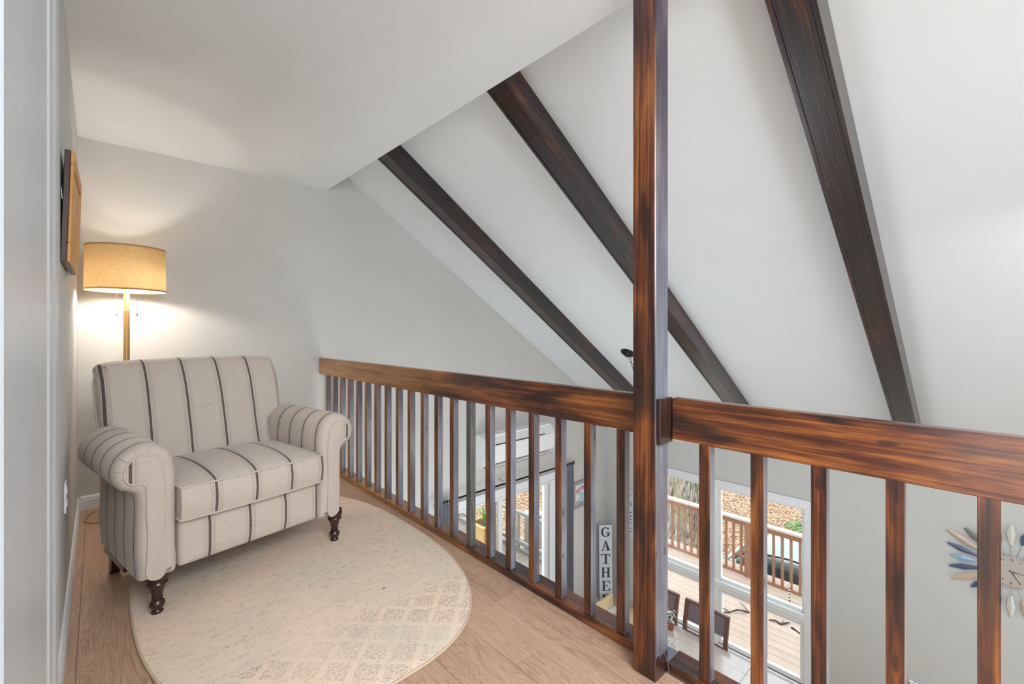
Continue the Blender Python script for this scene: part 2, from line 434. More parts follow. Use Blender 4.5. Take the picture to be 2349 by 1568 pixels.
# ---- walls
tag(box('wall_left', XL-.12, XL, .64, YB+.0, -.0, ZC+.05, 'wall'), kind='structure')
def backpoly():
    bm = bmesh.new(); fn = lambda a, b, d: (a, d, b)
    y0, y1 = YB, YB+.15
    addprism(bm, [(XL-.12, -.3), (1.5, -.3), (1.5, 2.9), (XL-.12, 2.9)], fn, y0, y1)
    addprism(bm, [(1.5, ZL-.2), (2.98, ZL-.2), (2.98, zs(2.98)+.05), (1.5, zs(1.5)+.05)], fn, y0, y1)
    addprism(bm, [(2.98, -.78), (4.60, -.78), (4.60, zs(4.60)+.05), (2.98, zs(2.98)+.05)], fn, y0, y1)
    addprism(bm, [(2.98, ZL-.2), (4.60, ZL-.2), (4.60, ZL+.03), (2.98, ZL+.03)], fn, y0, y1)
    addprism(bm, [(4.60, ZL-.2), (XW+.15, ZL-.2), (XW+.15, zs(XW)+.05), (4.60, zs(4.60)+.05)], fn, y0, y1)
    return bm
tag(done('wall_back', backpoly(), 'wall'), kind='structure')
bm = bmesh.new()
WY0, WY1, WZ0, WZ1 = 1.47, 3.56, -2.80, -.78
addbox(bm, XW, XW+.15, YF, -2.80, ZL-.2, .06); addbox(bm, XW, XW+.15, -.72, WY0, ZL-.2, .06); addbox(bm, XW, XW+.15, -2.80, -.72, -.78, .06); addbox(bm, XW, XW+.15, -2.80, -.72, ZL-.2, -2.80); addbox(bm, XW, XW+.15, WY1, YB, ZL-.2, .06)
addbox(bm, XW, XW+.15, WY0, WY1, WZ1, .06); addbox(bm, XW, XW+.15, WY0, WY1, ZL-.2, WZ0)
tag(done('wall_right', bm, 'wall'), kind='structure')
tag(box('wall_lower', 1.40, 1.50, YF, YB, ZL-.2, -.28, 'wall'), kind='structure')
# front wall (behind the camera) with an invented opening that lets daylight in
bm = bmesh.new(); fn = lambda a, b, d: (a, d, b)
addbox(bm, XL-.12, 3.0, YF-.15, YF, ZL, 2.9); addbox(bm, 3.0, 5.6, YF-.15, YF, -.5, 1.6); addbox(bm, 1.7, XW, YF-.15, YF, ZL-.2, -1.6)
addbox(bm, 5.6, XW+.15, YF-.15, YF, -1.6, .3)
addprism(bm, [(2.9, 1.2), (3.7, 1.2), (5.6, -.05), (5.6, .3), (2.9, 2.1)], fn, YF-.15, YF)
tag(done('wall_front', bm, 'wall'), kind='structure')
# ---- ceilings
tag(box('ceiling', XL-.12, XE, YF, YB, ZC, ZC+.1, 'ceil'), kind='structure')
bm = bmesh.new()
addprism(bm, [(XE-.06, ZC+.10), (XE, ZC+.10), (XE, zs(XE)+.1), (XE-.06, zs(XE)+.1)], fn, YF, YB)
tag(done('trim_1', bm, 'ceil'), kind='structure')
bm = bmesh.new()
addprism(bm, [(XE-.06, zs(XE-.06)), (XW+.15, zs(XW+.15)), (XW+.15, zs(XW+.15)+.12), (XE-.06, zs(XE-.06)+.12)], fn, YF-.15, YB+.15)
tag(done('ceiling_sloped', bm, 'ceil'), kind='structure')

# ---- baseboards (profiled)
def baseboard(name, p0, p1, nrm):
    p0 = Vector(p0); p1 = Vector(p1); n = Vector(nrm); bm = bmesh.new()
    prof = [(0, 0), (.014, 0), (.014, .062), (.011, .070), (.011, .078), (.006, .088), (0, .092)]
    rings = [[p+n*a+Vector((0, 0, b)) for a, b in prof] for p in (p0, p1)]
    addrings(bm, rings); return tag(done(name, bm, 'trim'), kind='structure')
baseboard('baseboard_left', (XL, .76, 0), (XL, YB, 0), (1, 0, 0))
baseboard('baseboard_back', (XL+.014, YB, 0), (1.47, YB, 0), (0, -1, 0))
baseboard('baseboard_right', (XW, YF, ZL), (XW, 1.40, ZL), (-1, 0, 0))

# ---- doorway the camera stands in: jamb, stop and profiled casing
dw = empty('door_1', (0, 0, 0), kind='structure')
XJ = -.035
box('jamb', XJ-.05, XJ, .384, .60, 0, 2.50, 'trim_shaded', dw, .001)
box('door_stop', XJ-.05, XJ+.004, .30, .384, 0, 2.50, 'trim_shaded', dw, .002)
box('stop_bead', XJ-.01, XJ+.0025, .392, .416, 0, 2.50, 'trim_shaded', dw, .002)
box('door_edge', XJ-.05, XJ-.0035, .16, .352, 0, 2.50, 'trim_shaded', dw, .001)
bm = bmesh.new()
prof = [(XJ-.064, .60), (XJ-.0025, .60), (XJ-.0025, .613), (XJ+.001, .62), (XJ+.001, .65), (XJ-.002, .662), (XJ-.002, .675), (XJ+.0015, .69), (XJ+.0015, .735), (XJ-.003, .745), (XJ-.064, .745)]
addprism(bm, prof, lambda a, b, d: (a, b, d), 0, 2.50); done('casing', bm, 'trim_shaded', dw)
box('strike_plate', XJ-.004, XJ-.0030, .30, .345, .95, 1.01, 'vinyl', dw)
tag(box('wall_near', XJ-.3, XJ-.052, .16, .64, 0, ZC, 'wall'), kind='structure')

# ---- outlet plate on the left wall
ou = empty('wall_outlet', (XL, 2.58, .53), 0, 'white outlet plate low on the left wall beside the door casing', 'outlet')
bm = bmesh.new(); addbox(bm, 0, .006, -.036, .036, -.06, .06, .002); done('cover_plate', bm, 'plastic', ou)
for s in (-1, 1):
    bm = bmesh.new(); addbox(bm, .006, .009, -.016, .016, s*.026-.014, s*.026+.014, .002); done('socket', bm, 'plastic', ou)

# ================================================================== SLIDING DOOR in the back wall
sd = empty('door_2', (0, 0, 0), kind='structure')
T = .03
bm = bmesh.new()
addbox(bm, 2.93, 4.72, YB-.022, YB, -.845, -.775, .003); addbox(bm, 2.93, 4.72, YB-.032, YB, -.775, -.74, .004); addbox(bm, 2.93, 4.72, YB-.028, YB, -.875, -.845, .003)
done('head_casing', bm, 'trim', sd)
for a, b in ((2.93, 3.03), (4.60, 4.72)):
    bm = bmesh.new(); addbox(bm, a, b, YB-.022, YB, ZL, -.875, .003); addbox(bm, a+.03, b-.03, YB-.028, YB-.02, ZL, -.875, .003); done('side_casing', bm, 'trim', sd)
for a, b, y in ((2.98, 3.06, .05), (4.52, 4.60, .05), (3.70, 3.76, .06)):
    box('door_stile', a, b, YB+y-.02, YB+y+.03, ZL+.03, -.78, 'vinyl', sd, .003)
box('door_rail', 3.06, 4.52, YB+.03, YB+.08, -.90, -.78, 'vinyl', sd, .003)
box('door_rail', 3.06, 4.52, YB+.03, YB+.08, ZL+.03, ZL+.12, 'vinyl', sd, .003)
M['taupe'] = plain('taupe_metal', srgb(150, 138, 126), .5, var=.15, scale=120)
box('screen_stile', 3.60, 3.69, YB+.085, YB+.115, ZL+.03, -.88, 'taupe', sd, .002)
box('screen_slot', 3.645, 3.66, YB+.083, YB+.086, ZL+.2, -1.05, 'darkgap', sd)
box('glass_pane', 3.06, 4.52, YB+.052, YB+.056, ZL+.12, -.90, 'glass', sd)

# ================================================================== WINDOW PAIR in the right wall
w1 = empty('window_1', (0, 0, 0), kind='structure')
bm = bmesh.new(); addbox(bm, XW-.022, XW, 1.40, 3.63, -.80, -.694, .004); addbox(bm, XW-.030, XW-.02, 1.40, 3.63, -.725, -.694, .004); done('head_casing', bm, 'trim', w1)
for a, b in ((1.40, 1.475), (3.555, 3.63)):
    bm = bmesh.new(); addbox(bm, XW-.022, XW, a, b, ZL, -.80, .004); done('side_casing', bm, 'trim', w1)
panes = ((1.50, 2.40), (2.63, 3.53))
for k, (a, b) in enumerate(panes):
    # upper sash
    for (y0, y1, z0, z1) in ((a-.03, a, -1.98, -.80), (b, b+.03, -1.98, -.80), (a, b, -.82, -.80), (a, b, -1.985, -1.95)):
        box('sash_bar', XW+.01, XW+.06, y0, y1, z0, z1, 'vinyl', w1, .004)
    box('glass_pane', XW+.034, XW+.038, a, b, -1.95, -.82, 'glass', w1)
    # lower sash
    for (y0, y1, z0, z1) in ((a-.03, a+.02, -2.80, -2.10), (b-.01, b+.03, -2.80, -2.10), (a+.02, b-.01, -2.14, -2.10), (a+.02, b-.01, -2.80, -2.745)):
        box('sash_bar', XW+.01, XW+.06, y0, y1, z0, z1, 'vinyl', w1, .004)
    box('glass_pane', XW+.034, XW+.038, a+.02, b-.01, -2.745, -2.14, 'glass', w1)
box('mullion', XW-.005, XW+.07, 2.43, 2.60, -2.80, -.80, 'vinyl', w1, .004)
box('mid_ledge', XW-.03, XW+.07, 1.475, 3.555, -2.055, -1.985, 'vinyl', w1, .006)
box('mid_ledge', XW-.012, XW+.07, 1.475, 3.555, -2.10, -2.055, 'vinyl', w1, .006)
box('sill', XW-.03, XW+.07, 1.44, 3.59, -2.85, -2.80, 'vinyl', w1, .006)
o = tube('window_handle', [(XW+.008, 1.487, -2.36), (XW-.012, 1.487, -2.34), (XW-.012, 1.487, -2.24), (XW+.008, 1.487, -2.22)], .006, 'plastic', w1)
box('handle_plate', XW+.002, XW+.011, 1.478, 1.496, -2.38, -2.20, 'plastic', w1, .002)
o = tube('outer_handle', [(XW+.07, 1.50, -2.30), (XW+.11, 1.53, -2.30), (XW+.13, 1.60, -2.285), (XW+.13, 1.64, -2.275)], [.008, .008, .009, .013], 'black', w1)

w2 = empty('window_added', (0, 0, 0), kind='structure')  # unseen window, added to let daylight into the room
for (y0, y1, z0, z1) in ((-2.80, -2.74, -2.8, -.78), (-.78, -.72, -2.8, -.78), (-1.81, -1.71, -2.8, -.78), (-2.74, -.78, -.84, -.78), (-2.74, -.78, -2.8, -2.74), (-2.74, -.78, -2.1, -1.97)):
    box('sash_bar', XW+.01, XW+.07, y0, y1, z0, z1, 'vinyl', w2, .004)
box('glass_pane', XW+.034, XW+.038, -2.74, -.78, -2.74, -.84, 'glass', w2)
# ================================================================== POST + RAILINGS
post = empty('timber_post', (1.443, .835, 0), 0, 'tall square reddish-brown stained timber post standing between the two railings', 'post')
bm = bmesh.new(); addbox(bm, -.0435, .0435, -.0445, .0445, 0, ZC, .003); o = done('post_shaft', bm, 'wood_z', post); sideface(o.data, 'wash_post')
M['wood_dark'] = stained('dark_stained_block', 'z', .10)
box('filler_block', -.040, .046, -.060, -.0445, .815, .972, 'wood_dark', post, .002)
tube('loose_wire', [(.0, -.047, .10), (.012, -.052, .07), (.022, -.055, .035), (.028, -.058, .003)], .0016, 'steel', post, 6)
XR = 1.482
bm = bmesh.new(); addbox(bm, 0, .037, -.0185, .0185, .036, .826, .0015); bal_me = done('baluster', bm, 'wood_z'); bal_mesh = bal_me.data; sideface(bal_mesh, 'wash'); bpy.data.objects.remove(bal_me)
def railing(label, y0, y1, ys, greyk=None, topz=(.823, .970), ext=0.):
    R = empty('wooden_railing', (XR, y0, 0), 0, label, 'railing', 'stained timber railings along the loft edge')
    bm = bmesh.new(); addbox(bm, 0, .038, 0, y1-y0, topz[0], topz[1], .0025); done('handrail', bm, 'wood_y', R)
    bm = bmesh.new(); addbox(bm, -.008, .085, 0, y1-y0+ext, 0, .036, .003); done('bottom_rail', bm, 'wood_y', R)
    for i, y in enumerate(ys):
        if i == greyk:
            me = bal_mesh.copy(); me.materials.clear(); o = link('baluster', me, 'grey_wood', R); o['label'] = 'grey unstained baluster'
        else: o = link('baluster', bal_mesh, None, R)
        o.location = (.0005, y-y0, 0)
    return R
ysL = [3.965-.16*k*1.0 for k in range(0)]
ysL = [3.865, 3.703, 3.544, 3.385, 3.227, 3.068, 2.909, 2.748, 2.589, 2.429, 2.272, 2.112, 1.954, 1.790, 1.632, 1.471, 1.305, 1.146, .986]
ysL = [4.02]+ysL
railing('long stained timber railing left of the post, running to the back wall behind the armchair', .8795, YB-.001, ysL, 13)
ysR = [.660, .498, .338, .174, .011, -.152, -.315, -.478]
railing('short stained timber railing to the right of the post, above the window', -.60, .7905-.0165, ysR, ext=.0155)

# ================================================================== CEILING BEAMS (boxed: two side boards and a recessed bottom board)
L = (XW-XE)*math.hypot(1, SL)
def beam(y0, label):
    e = empty('ceiling_beam', (XE, y0, zs(XE)), 0, label, 'beam', 'dark stained beams under the sloped ceiling')
    e.rotation_euler = (0, math.atan(SL), 0)
    for (a, b, c, d) in ((0, .019, -.150, 0), (.131, .150, -.150, 0)):
        bm = bmesh.new(); addbox(bm, -.02, L-.11, a, b, c, d, .0015); done('side_board', bm, 'wood_x', e)
    bm = bmesh.new(); addbox(bm, -.02, L-.11, .0195, .1305, -.146, -.120, .001); done('bottom_board', bm, 'wood_x', e)
    return e
beam(3.19, 'dark stained ceiling beam nearest the back wall, farthest left of the three')
beam(1.83, 'dark stained ceiling beam in the middle, passing behind the tall post')
beam(.440, 'dark stained ceiling beam right of the post, nearest to the camera')

# ================================================================== ARMCHAIR
an = math.atan2(.155, .812)
CH = empty('armchair', (.593-.03*math.cos(an), 2.503-.03*math.sin(an), 0), an,
           'wide cream rolled-arm armchair with dark pinstripes on turned mahogany legs', 'armchair')
# local: x right, y = backward (forward is -y)
def armout():
    pts = [(.325, .178), (.325, .30), (.325, .42), (.325, .54), (.330, .63), (.348, .692), (.385, .729), (.43, .742), (.478, .730), (.518, .698),
           (.538, .652), (.536, .604), (.512, .566), (.484, .550), (.468, .536), (.461, .50), (.461, .43), (.463, .35), (.463, .28), (.458, .21), (.451, .172), (.39, .172)]
    return crom(pts, 4)
OUT = armout()
for s in (-1, 1):
    bm = bmesh.new(); rings = []
    for dpt, ins in ((.56, .02), (.55, 0), (.30, 0), (0, 0), (-.020, .003), (-.036, .010), (-.046, .020), (-.050, .032), (-.050, .036)):
        pr = inset(OUT, ins) if ins else OUT
        rings.append([(s*p[0], dpt-.0, p[1]) for p in pr])
    addrings(bm, rings)
    arm = done('arm', bm, 'fab_arm', CH, 60)
    # inner front panel + welt
    inn = crom([(.374, .19), (.374, .36), (.372, .48), (.374, .585), (.383, .645), (.408, .684), (.445, .697), (.483, .684), (.503, .650), (.503, .612), (.484, .588),
                (.452, .582), (.436, .566), (.432, .52), (.432, .45), (.428, .37), (.430, .28), (.430, .19)], 4)
    bm = bmesh.new()
    addrings(bm, [[(s*p[0], -.046, p[1]) for p in inn], [(s*p[0], -.0535, p[1]) for p in inset(inn, .001)], [(s*p[0], -.0550, p[1]) for p in inset(inn, .005)]])
    fp = done('arm_front_panel', bm, 'fab_scroll', arm, 50)
    tube('welt', [(s*p[0], -.0525, p[1]) for p in inn], .0042, 'fab_plain', arm, 8, True)
    # pleats round the scroll
    bm = bmesh.new()
    cx, cz = .445, .640
    for dg in (-25, 8, 40, 72, 104, 136, 168, -58):
        a = math.radians(dg); c0, s0 = math.cos(a), math.sin(a)
        r0, r1 = .064, .094
        addtube(bm, [(s*(cx+c0*r0), -.0525, cz+s0*r0), (s*(cx+c0*(r0+r1)/2), -.0495, cz+s0*(r0+r1)/2), (s*(cx+c0*r1), -.028, cz+s0*r1)], [.0012, .0022, .0006], 6)
    o = done('pleat', bm, 'fab_plain', arm, 60); o['kind'] = 'stuff'
# body under the seat and rear
bm = bmesh.new(); addbox(bm, -.326, .326, .0, .60, .20, .40, .01); addbox(bm, -.44, .44, .50, .63, .19, .52, .02); done('base_frame', bm, 'fab_plain', CH, 40)
# front panel (footrest)
def slab(name, x, z0, z1, d0, d1, crown, mat, rad=.02, corner=.012):
    # rounded rectangle with a crowned face toward -y
    pts = []
    for cxs, czs, a0 in ((1, 1, 0), (-1, 1, 90), (-1, -1, 180), (1, -1, 270)):
        for k in range(5):
            a = math.radians(a0+k*22.5)
            pts.append((cxs*(x-corner)+math.cos(a)*corner, (z0+z1)/2+czs*((z1-z0)/2-corner)+math.sin(a)*corner))
    # densify straight edges
    dense = []
    for i in range(len(pts)):
        a, b = pts[i], pts[(i+1) % len(pts)]; n = max(1, int(math.hypot(b[0]-a[0], b[1]-a[1])/.05))
        for k in range(n): dense.append((a[0]+(b[0]-a[0])*k/n, a[1]+(b[1]-a[1])*k/n))
    bm = bmesh.new(); rings = [[(p[0], d1, p[1]) for p in dense], [(p[0], d0+rad, p[1]) for p in dense]]
    zc = (z0+z1)/2
    for k in range(1, 4):
        a = k/3*PI/2; ins = rad*(1-math.cos(a)); rings.append([(p[0], d0+rad-rad*math.sin(a), p[1]) for p in inset(dense, ins)])
    last = rings[-1]
    for sc in (.8, .5, .15):
        rings.append([(p[0]*sc, p[1]-crown*(1-sc**2), zc+(p[2]-zc)*sc) for p in last])
    addrings(bm, rings); return done(name, bm, mat, CH, 60), dense
slab('footrest_panel', .321, .186, .386, -.050, .06, .012, 'fab_foot')
# seat cushion: crowned top
def cushion():
    bm = bmesh.new(); nx, ny = 28, 20; x0 = .3235; y0, y1 = -.075, .50
    zt = .535; zb = .392
    def P(i, j, top):
        u = -1+2*i/nx; v = -1+2*j/ny
        x = u*x0; y = (y0+y1)/2+v*(y1-y0)/2
        ex = 1-abs(u)**6; ey = 1-abs(v)**5
        cr = .052*(1-u*u)**.6*(1-abs(v)**2.2)**.7 if top else 0
        # slightly bulging front edge
        y -= (.014*(1-u*u))*(1-v)/2
        if top: y += 0
        return (x, y, (zt+cr) if top else zb)
    T_ = [[bm.verts.new(P(i, j, True)) for j in range(ny+1)] for i in range(nx+1)]
    B_ = [[bm.verts.new(P(i, j, False)) for j in range(ny+1)] for i in range(nx+1)]
    for i in range(nx):
        for j in range(ny):
            bm.faces.new((T_[i][j], T_[i+1][j], T_[i+1][j+1], T_[i][j+1])); bm.faces.new((B_[i][j], B_[i][j+1], B_[i+1][j+1], B_[i+1][j]))
    border = [(i, 0) for i in range(nx)]+[(nx, j) for j in range(ny)]+[(i, ny) for i in range(nx, 0, -1)]+[(0, j) for j in range(ny, 0, -1)]
    n = len(border); mids = []
    for lev in range(1, 5):
        f = lev/5; row = []
        for (i, j) in border:
            a = T_[i][j].co; b = B_[i][j].co; p = a.lerp(b, f)
            bulge = .013*math.sin(f*PI); c = Vector((0, (y0+y1)/2, p.z)); d = (p-c)
            if j == 0: p = p+Vector((0, -bulge, 0))
            if i in (0,) : p = p
            row.append(bm.verts.new(p))
        mids.append(row)
    top = [T_[i][j] for i, j in border]; bot = [B_[i][j] for i, j in border]; rows = [top]+mids+[bot]
    for A, B in zip(rows, rows[1:]):
        for k in range(n): bm.faces.new((A[k], B[k], B[(k+1) % n], A[(k+1) % n]))
    tw = [v.co.copy() for v in top]; bw = [v.co.copy() for v in bot]
    o = done('seat_cushion', bm, 'fab_seat', CH, 50)
    return tw, bw, o
tw, bw, cus = cushion()
tube('welt', [p+Vector((0, -.002, 0)) for p in tw], .0046, 'fab_plain', cus, 8, True)
tube('welt', [p+Vector((0, -.002, .002)) for p in bw], .0050, 'fab_plain', cus, 8, True)
# back
ang = math.radians(17.5)
half = [(.353, 0), (.353, .12), (.353, .215), (.362, .245), (.395, .262), (.432, .272), (.452, .300), (.456, .36), (.462, .46), (.462, .55), (.452, .61), (.432, .645), (.395, .662), (.33, .668), (.2, .672), (.07, .674)]
half = [(x if x < .36 or y > .64 else .36+(x-.36)*.82, y) for x, y in half]
half = [(min(x, .447), y) for x, y in half]
outl = half+[(-x, y) for x, y in half[::-1]]
outl = crom(outl, 3)
BY, BZ = .455, .428
def bk(a, b, d):   # d forward
    a -= .012
    # roll the top backwards
    roll = max(0, b-.50)/.175
    return (a, BY+b*math.sin(ang)-d*math.cos(ang)+.035*roll**2, BZ+b*math.cos(ang)+d*math.sin(ang)*.8)
bm = bmesh.new(); rings = []
for d, ins in ((-.17, .05), (-.165, .028), (-.15, .010), (-.13, .002), (-.11, .0), (-.075, 0), (-.052, .003), (-.032, .010), (-.016, .021), (-.005, .035), (-.001, .046)):
    pr = inset(outl, ins) if ins else outl
    rings.append([bk(p[0], p[1], d) for p in pr])
cb = .36
base_in = inset(outl, .046)
for sc in (.85, .6, .3, .08):
    rings.append([bk(p[0]*sc, cb+(p[1]-cb)*sc, -.002+.022*(1-sc**2)) for p in base_in])
addrings(bm, rings); bkr = done('backrest', bm, 'fab_back', CH, 60)
for s in (-1, 1):     # side welts of the back
    tube('welt', [bk(s*(.36+(x-.36)*.82), y, -.085) for x, y in crom([(.40, .266), (.434, .273), (.4545, .300), (.4585, .36), (.4645, .46), (.4645, .55), (.4545, .61), (.444, .640)], 3, False)], .0030, 'fab_plain', bkr, 6)
# turned front legs
prof = [(.014, 0), (.021, .001), (.0225, .008), (.0175, .014), (.0165, .018), (.024, .026), (.028, .036), (.027, .048), (.020, .058), (.0165, .062), (.020, .067), (.021, .072), (.0175, .076),
        (.022, .095), (.029, .120), (.032, .126), (.036, .130), (.038, .137), (.034, .144), (.037, .149), (.041, .157), (.042, .172), (.040, .19)]
prof = [(r, z*.93) for r, z in prof]
RUGZ = .010
bm = bmesh.new(); addlathe(bm, prof, 20); lg = done('front_leg', bm, 'mahogany', CH, 40); lg.location = (-.385, .0, RUGZ)
lg2 = lg.copy(); C.objects.link(lg2); lg2.parent = CH; lg2.location = (.442, .0, RUGZ)
for s in (-1, 1):
    bm = bmesh.new()
    rings = [[(s*.40+dx*w_, .50+o_+dy*w_, z+(RUGZ if s > 0 else 0)) for dx, dy in ((-1, -1), (1, -1), (1, 1), (-1, 1))] for z, w_, o_ in ((0.0, .018, .09), (.08, .024, .05), (.20, .032, .0))]
    addrings(bm, rings); done('rear_leg', bm, 'mahogany', CH)
box('side_rail', -.452, -.425, .20, .52, .140, .182, 'mahogany', CH, .002)
box('side_rail', .425, .452, .20, .52, .140, .182, 'mahogany', CH, .002)
bm = bmesh.new(); addbox(bm, -.30, .30, .16, .50, .15, .20, .004); done('recline_mechanism', bm, 'black', CH)

# ================================================================== RUG
rug = empty('oval_rug', (.761, 2.473, 0), .004, 'large oval faded cream and beige rug under the armchair', 'rug')
N = 128; a_, b_ = .661, 1.085
se = lambda v: math.copysign(abs(v)**.786, v)
def ell(r_, z): return [((a_-r_)*se(math.cos(2*PI*k/N)), (b_-r_)*se(math.sin(2*PI*k/N)), z) for k in range(N)]
bm = bmesh.new(); addrings(bm, [ell(.008, 0.0005), ell(.006, .008), ell(.012, .0095), ell(.05, .010)]); done('rug_pile', bm, 'rug', rug, 50)
tube('bound_edge', ell(.004, .0055), .0052, 'rug_edge', rug, 8, True)
cr = empty('rug_crumb', (.975, 1.93, .0105), .6, 'tiny dark crumb lying on the cream rug near its right side', 'crumb')
bm = bmesh.new(); addtube(bm, [(-.009, 0, .0015), (0, .001, .002), (.009, 0, .0015)], [.0012, .002, .0012], 6); done('crumb_body', bm, 'mahogany', cr, 60)

# ================================================================== FLOOR LAMP
LX, LY = .137, 3.85
lamp = empty('floor_lamp', (LX, LY, 0), 0, 'lit brass floor lamp with a wide drum shade in the corner behind the armchair', 'lamp')
lathe('base', [(.13, 0), (.132, .006), (.13, .018), (.12, .024), (.02, .028), (.014, .04)], 'gold', lamp, 40)
lathe('lower_pole', [(.0165, .03), (.0165, 1.335), (.0155, 1.34)], 'gold', lamp, 20)
M['gold2'] = plain('pale_satin_gold', (.66, .48, .26), .35, .5)
lathe('upper_pole', [(.0150, 1.338), (.0150, 1.50), (.010, 1.505), (.010, 1.60)], 'gold2', lamp, 20)
SR = .205
bm = bmesh.new()
seg = 64; z0, z1 = 1.468, 1.748
rings = []
for r_, z in ((SR, z0), (SR-.004, z1), (SR-.007, z1), (SR-.003, z0)):
    rings.append([bm.verts.new((r_*math.cos(2*PI*k/seg), r_*math.sin(2*PI*k/seg), z)) for k in range(seg)])
for i in (0,):
    A, B = rings[0], rings[1]
    for k in range(seg): bm.faces.new((A[k], A[(k+1) % seg], B[(k+1) % seg], B[k]))
sh = done('lamp_shade', bm, 'shade', lamp, 60)
M['shade_band'] = plain('shade_binding', (.50, .30, .12), .8)
for zz, rr in ((z0+.004, SR), (z1-.004, SR-.004)):
    bm = bmesh.new(); rg = []
    for r_, z in ((rr+.0012, zz-.005), (rr+.0012, zz+.005), (rr-.0012, zz+.005), (rr-.0012, zz-.005)):
        rg.append([bm.verts.new((r_*math.cos(2*PI*k/seg), r_*math.sin(2*PI*k/seg), z)) for k in range(seg)])
    for i in range(4):
        A, B = rg[i], rg[(i+1) % 4]
        for k in range(seg): bm.faces.new((A[k], A[(k+1) % seg], B[(k+1) % seg], B[k]))
    done('shade_rim', bm, 'shade_band', sh, 60)
bm = bmesh.new()
for k in range(3):
    a = k*2*PI/3+.4; addtube(bm, [(0, 0, 1.735), (math.cos(a)*(SR-.006), math.sin(a)*(SR-.006), 1.735)], .0018, 6)
addtube(bm, [(0, 0, 1.60), (0, 0, 1.74)], .003, 6); done('shade_spider', bm, 'gold', lamp)
import itertools
cr_, sr_ = math.cos(-TH), math.sin(-TH)     # chains spread across the camera's view direction by chance: sockets lie along the wall diagonal
bulb_m = emit('bulb_glass', (1, .96, .90), 165.)
for s in (-1, 1):
    bx, by = s*.066*cr_, s*.066*sr_
    bm = bmesh.new(); bmesh.ops.create_uvsphere(bm, u_segments=16, v_segments=10, radius=.03, matrix=Matrix.Translation((bx*1.1, by*1.1, 1.53)))
    done('bulb', bm, bulb_m, lamp, 60)
    bm = bmesh.new(); addlathe(bm, [(.014, 1.562), (.014, 1.60)], 12, bx*1.1, by*1.1); addtube(bm, [(0, 0, 1.59), (bx*1.1, by*1.1, 1.59)], .005, 6); done('socket', bm, 'gold', lamp, 40)
    cy = empty('pull_chain', (bx, by, 0)); cy.parent = lamp
    tube('chain', [(0, 0, 1.585), (0, 0, 1.322)], .0011, 'steel', cy, 6)
    lathe('pull_weight', [(.0058, 1.306), (.0062, 1.308), (.0062, 1.322), (.0045, 1.324)], 'steel', cy, 12)
cord = tag(tube('lamp_cord', [(.10, 4.10, .006), (.03, 4.13, .005), (-.03, 4.08, .005), (-.062, 3.99, .005), (-.066, 3.92, .005), (-.03, 3.86, .005), (.03, 3.825, .005), (.06, 3.82, .005)], .0035, plain('clear_gold_cord', srgb(205, 160, 95), .4)),
           'thin pale gold power cord looped on the floor in the corner', 'cord')

# ================================================================== PICTURE on the left wall
pic = empty('wooden_wall_panel', (XL+.010, 2.565, 1.663), 0, 'thick honey-coloured wooden framed panel hanging on the left wall above the lamp', 'picture')
pic.rotation_euler = (0, math.radians(1.6), math.radians(-1.0))
W2, H2 = .265, .205
M['dark_edge'] = plain('dark_red_wood_edge', (.045, .008, .006), .4)
bm = bmesh.new(); addbox(bm, 0, .016, -W2, W2, -H2, H2, .0015); done('backing_board', bm, 'dark_edge', pic)
for (a, b, c, d) in ((-W2+.002, W2-.002, H2-.05, H2-.0015), (-W2+.002, W2-.002, -H2+.0015, -H2+.07), (-W2+.002, -W2+.05, -H2+.071, H2-.051), (W2-.05, W2-.002, -H2+.071, H2-.051)):
    box('frame_bar', .0162, .026, a, b, c, d, 'picwood', pic, .002)
box('inner_panel', .0162, .021, -W2+.052, W2-.052, -H2+.073, H2-.053, 'picwood', pic, .001)
tube('hanging_wire', [(-.001, -W2-.004, .02), (-.004, -W2-.006, .06), (-.001, -W2+.05, .10)], .0012, 'steel', pic, 5)

# ================================================================== MINI SPLIT AC
ac = empty('air_conditioner', (3.28, YB, -.39), 0, 'white wall-mounted air conditioner above the glass sliding door', 'air conditioner')
prof = [(0, 0), (-.10, -.0), (-.165, .035), (-.195, .10), (-.205, .22), (-.195, .29), (-.15, .35), (-.09, .375), (0, .38)]
bm = bmesh.new(); addprism(bm, prof, lambda a, b, d: (d, a, b), 0, 1.19); done('housing', bm, 'plastic', ac, 30)
bm = bmesh.new()
p2 = [(-.2075, .07), (-.2125, .11), (-.2125, .255), (-.2075, .262), (-.19, .262), (-.18, .07)]
addprism(bm, p2, lambda a, b, d: (d, a, b), .012, 1.178); done('front_cover', bm, 'plastic', ac, 30)
box('air_slot', .16, 1.0, -.2115, -.196, .263, .270, 'darkgap', ac)
box('outlet_louver', .05, 1.14, -.192, -.130, .004, .014, 'plastic', ac, .002)
box('louver_gap', .05, 1.14, -.186, -.11, -.003, .003, 'darkgap', ac)
bm = bmesh.new()
for k in range(5): addbox(bm, .05, 1.14, -.17+.028*k, -.164+.028*k, .352+.004*k, .378)
o = done('intake_grille', bm, 'plastic', ac)

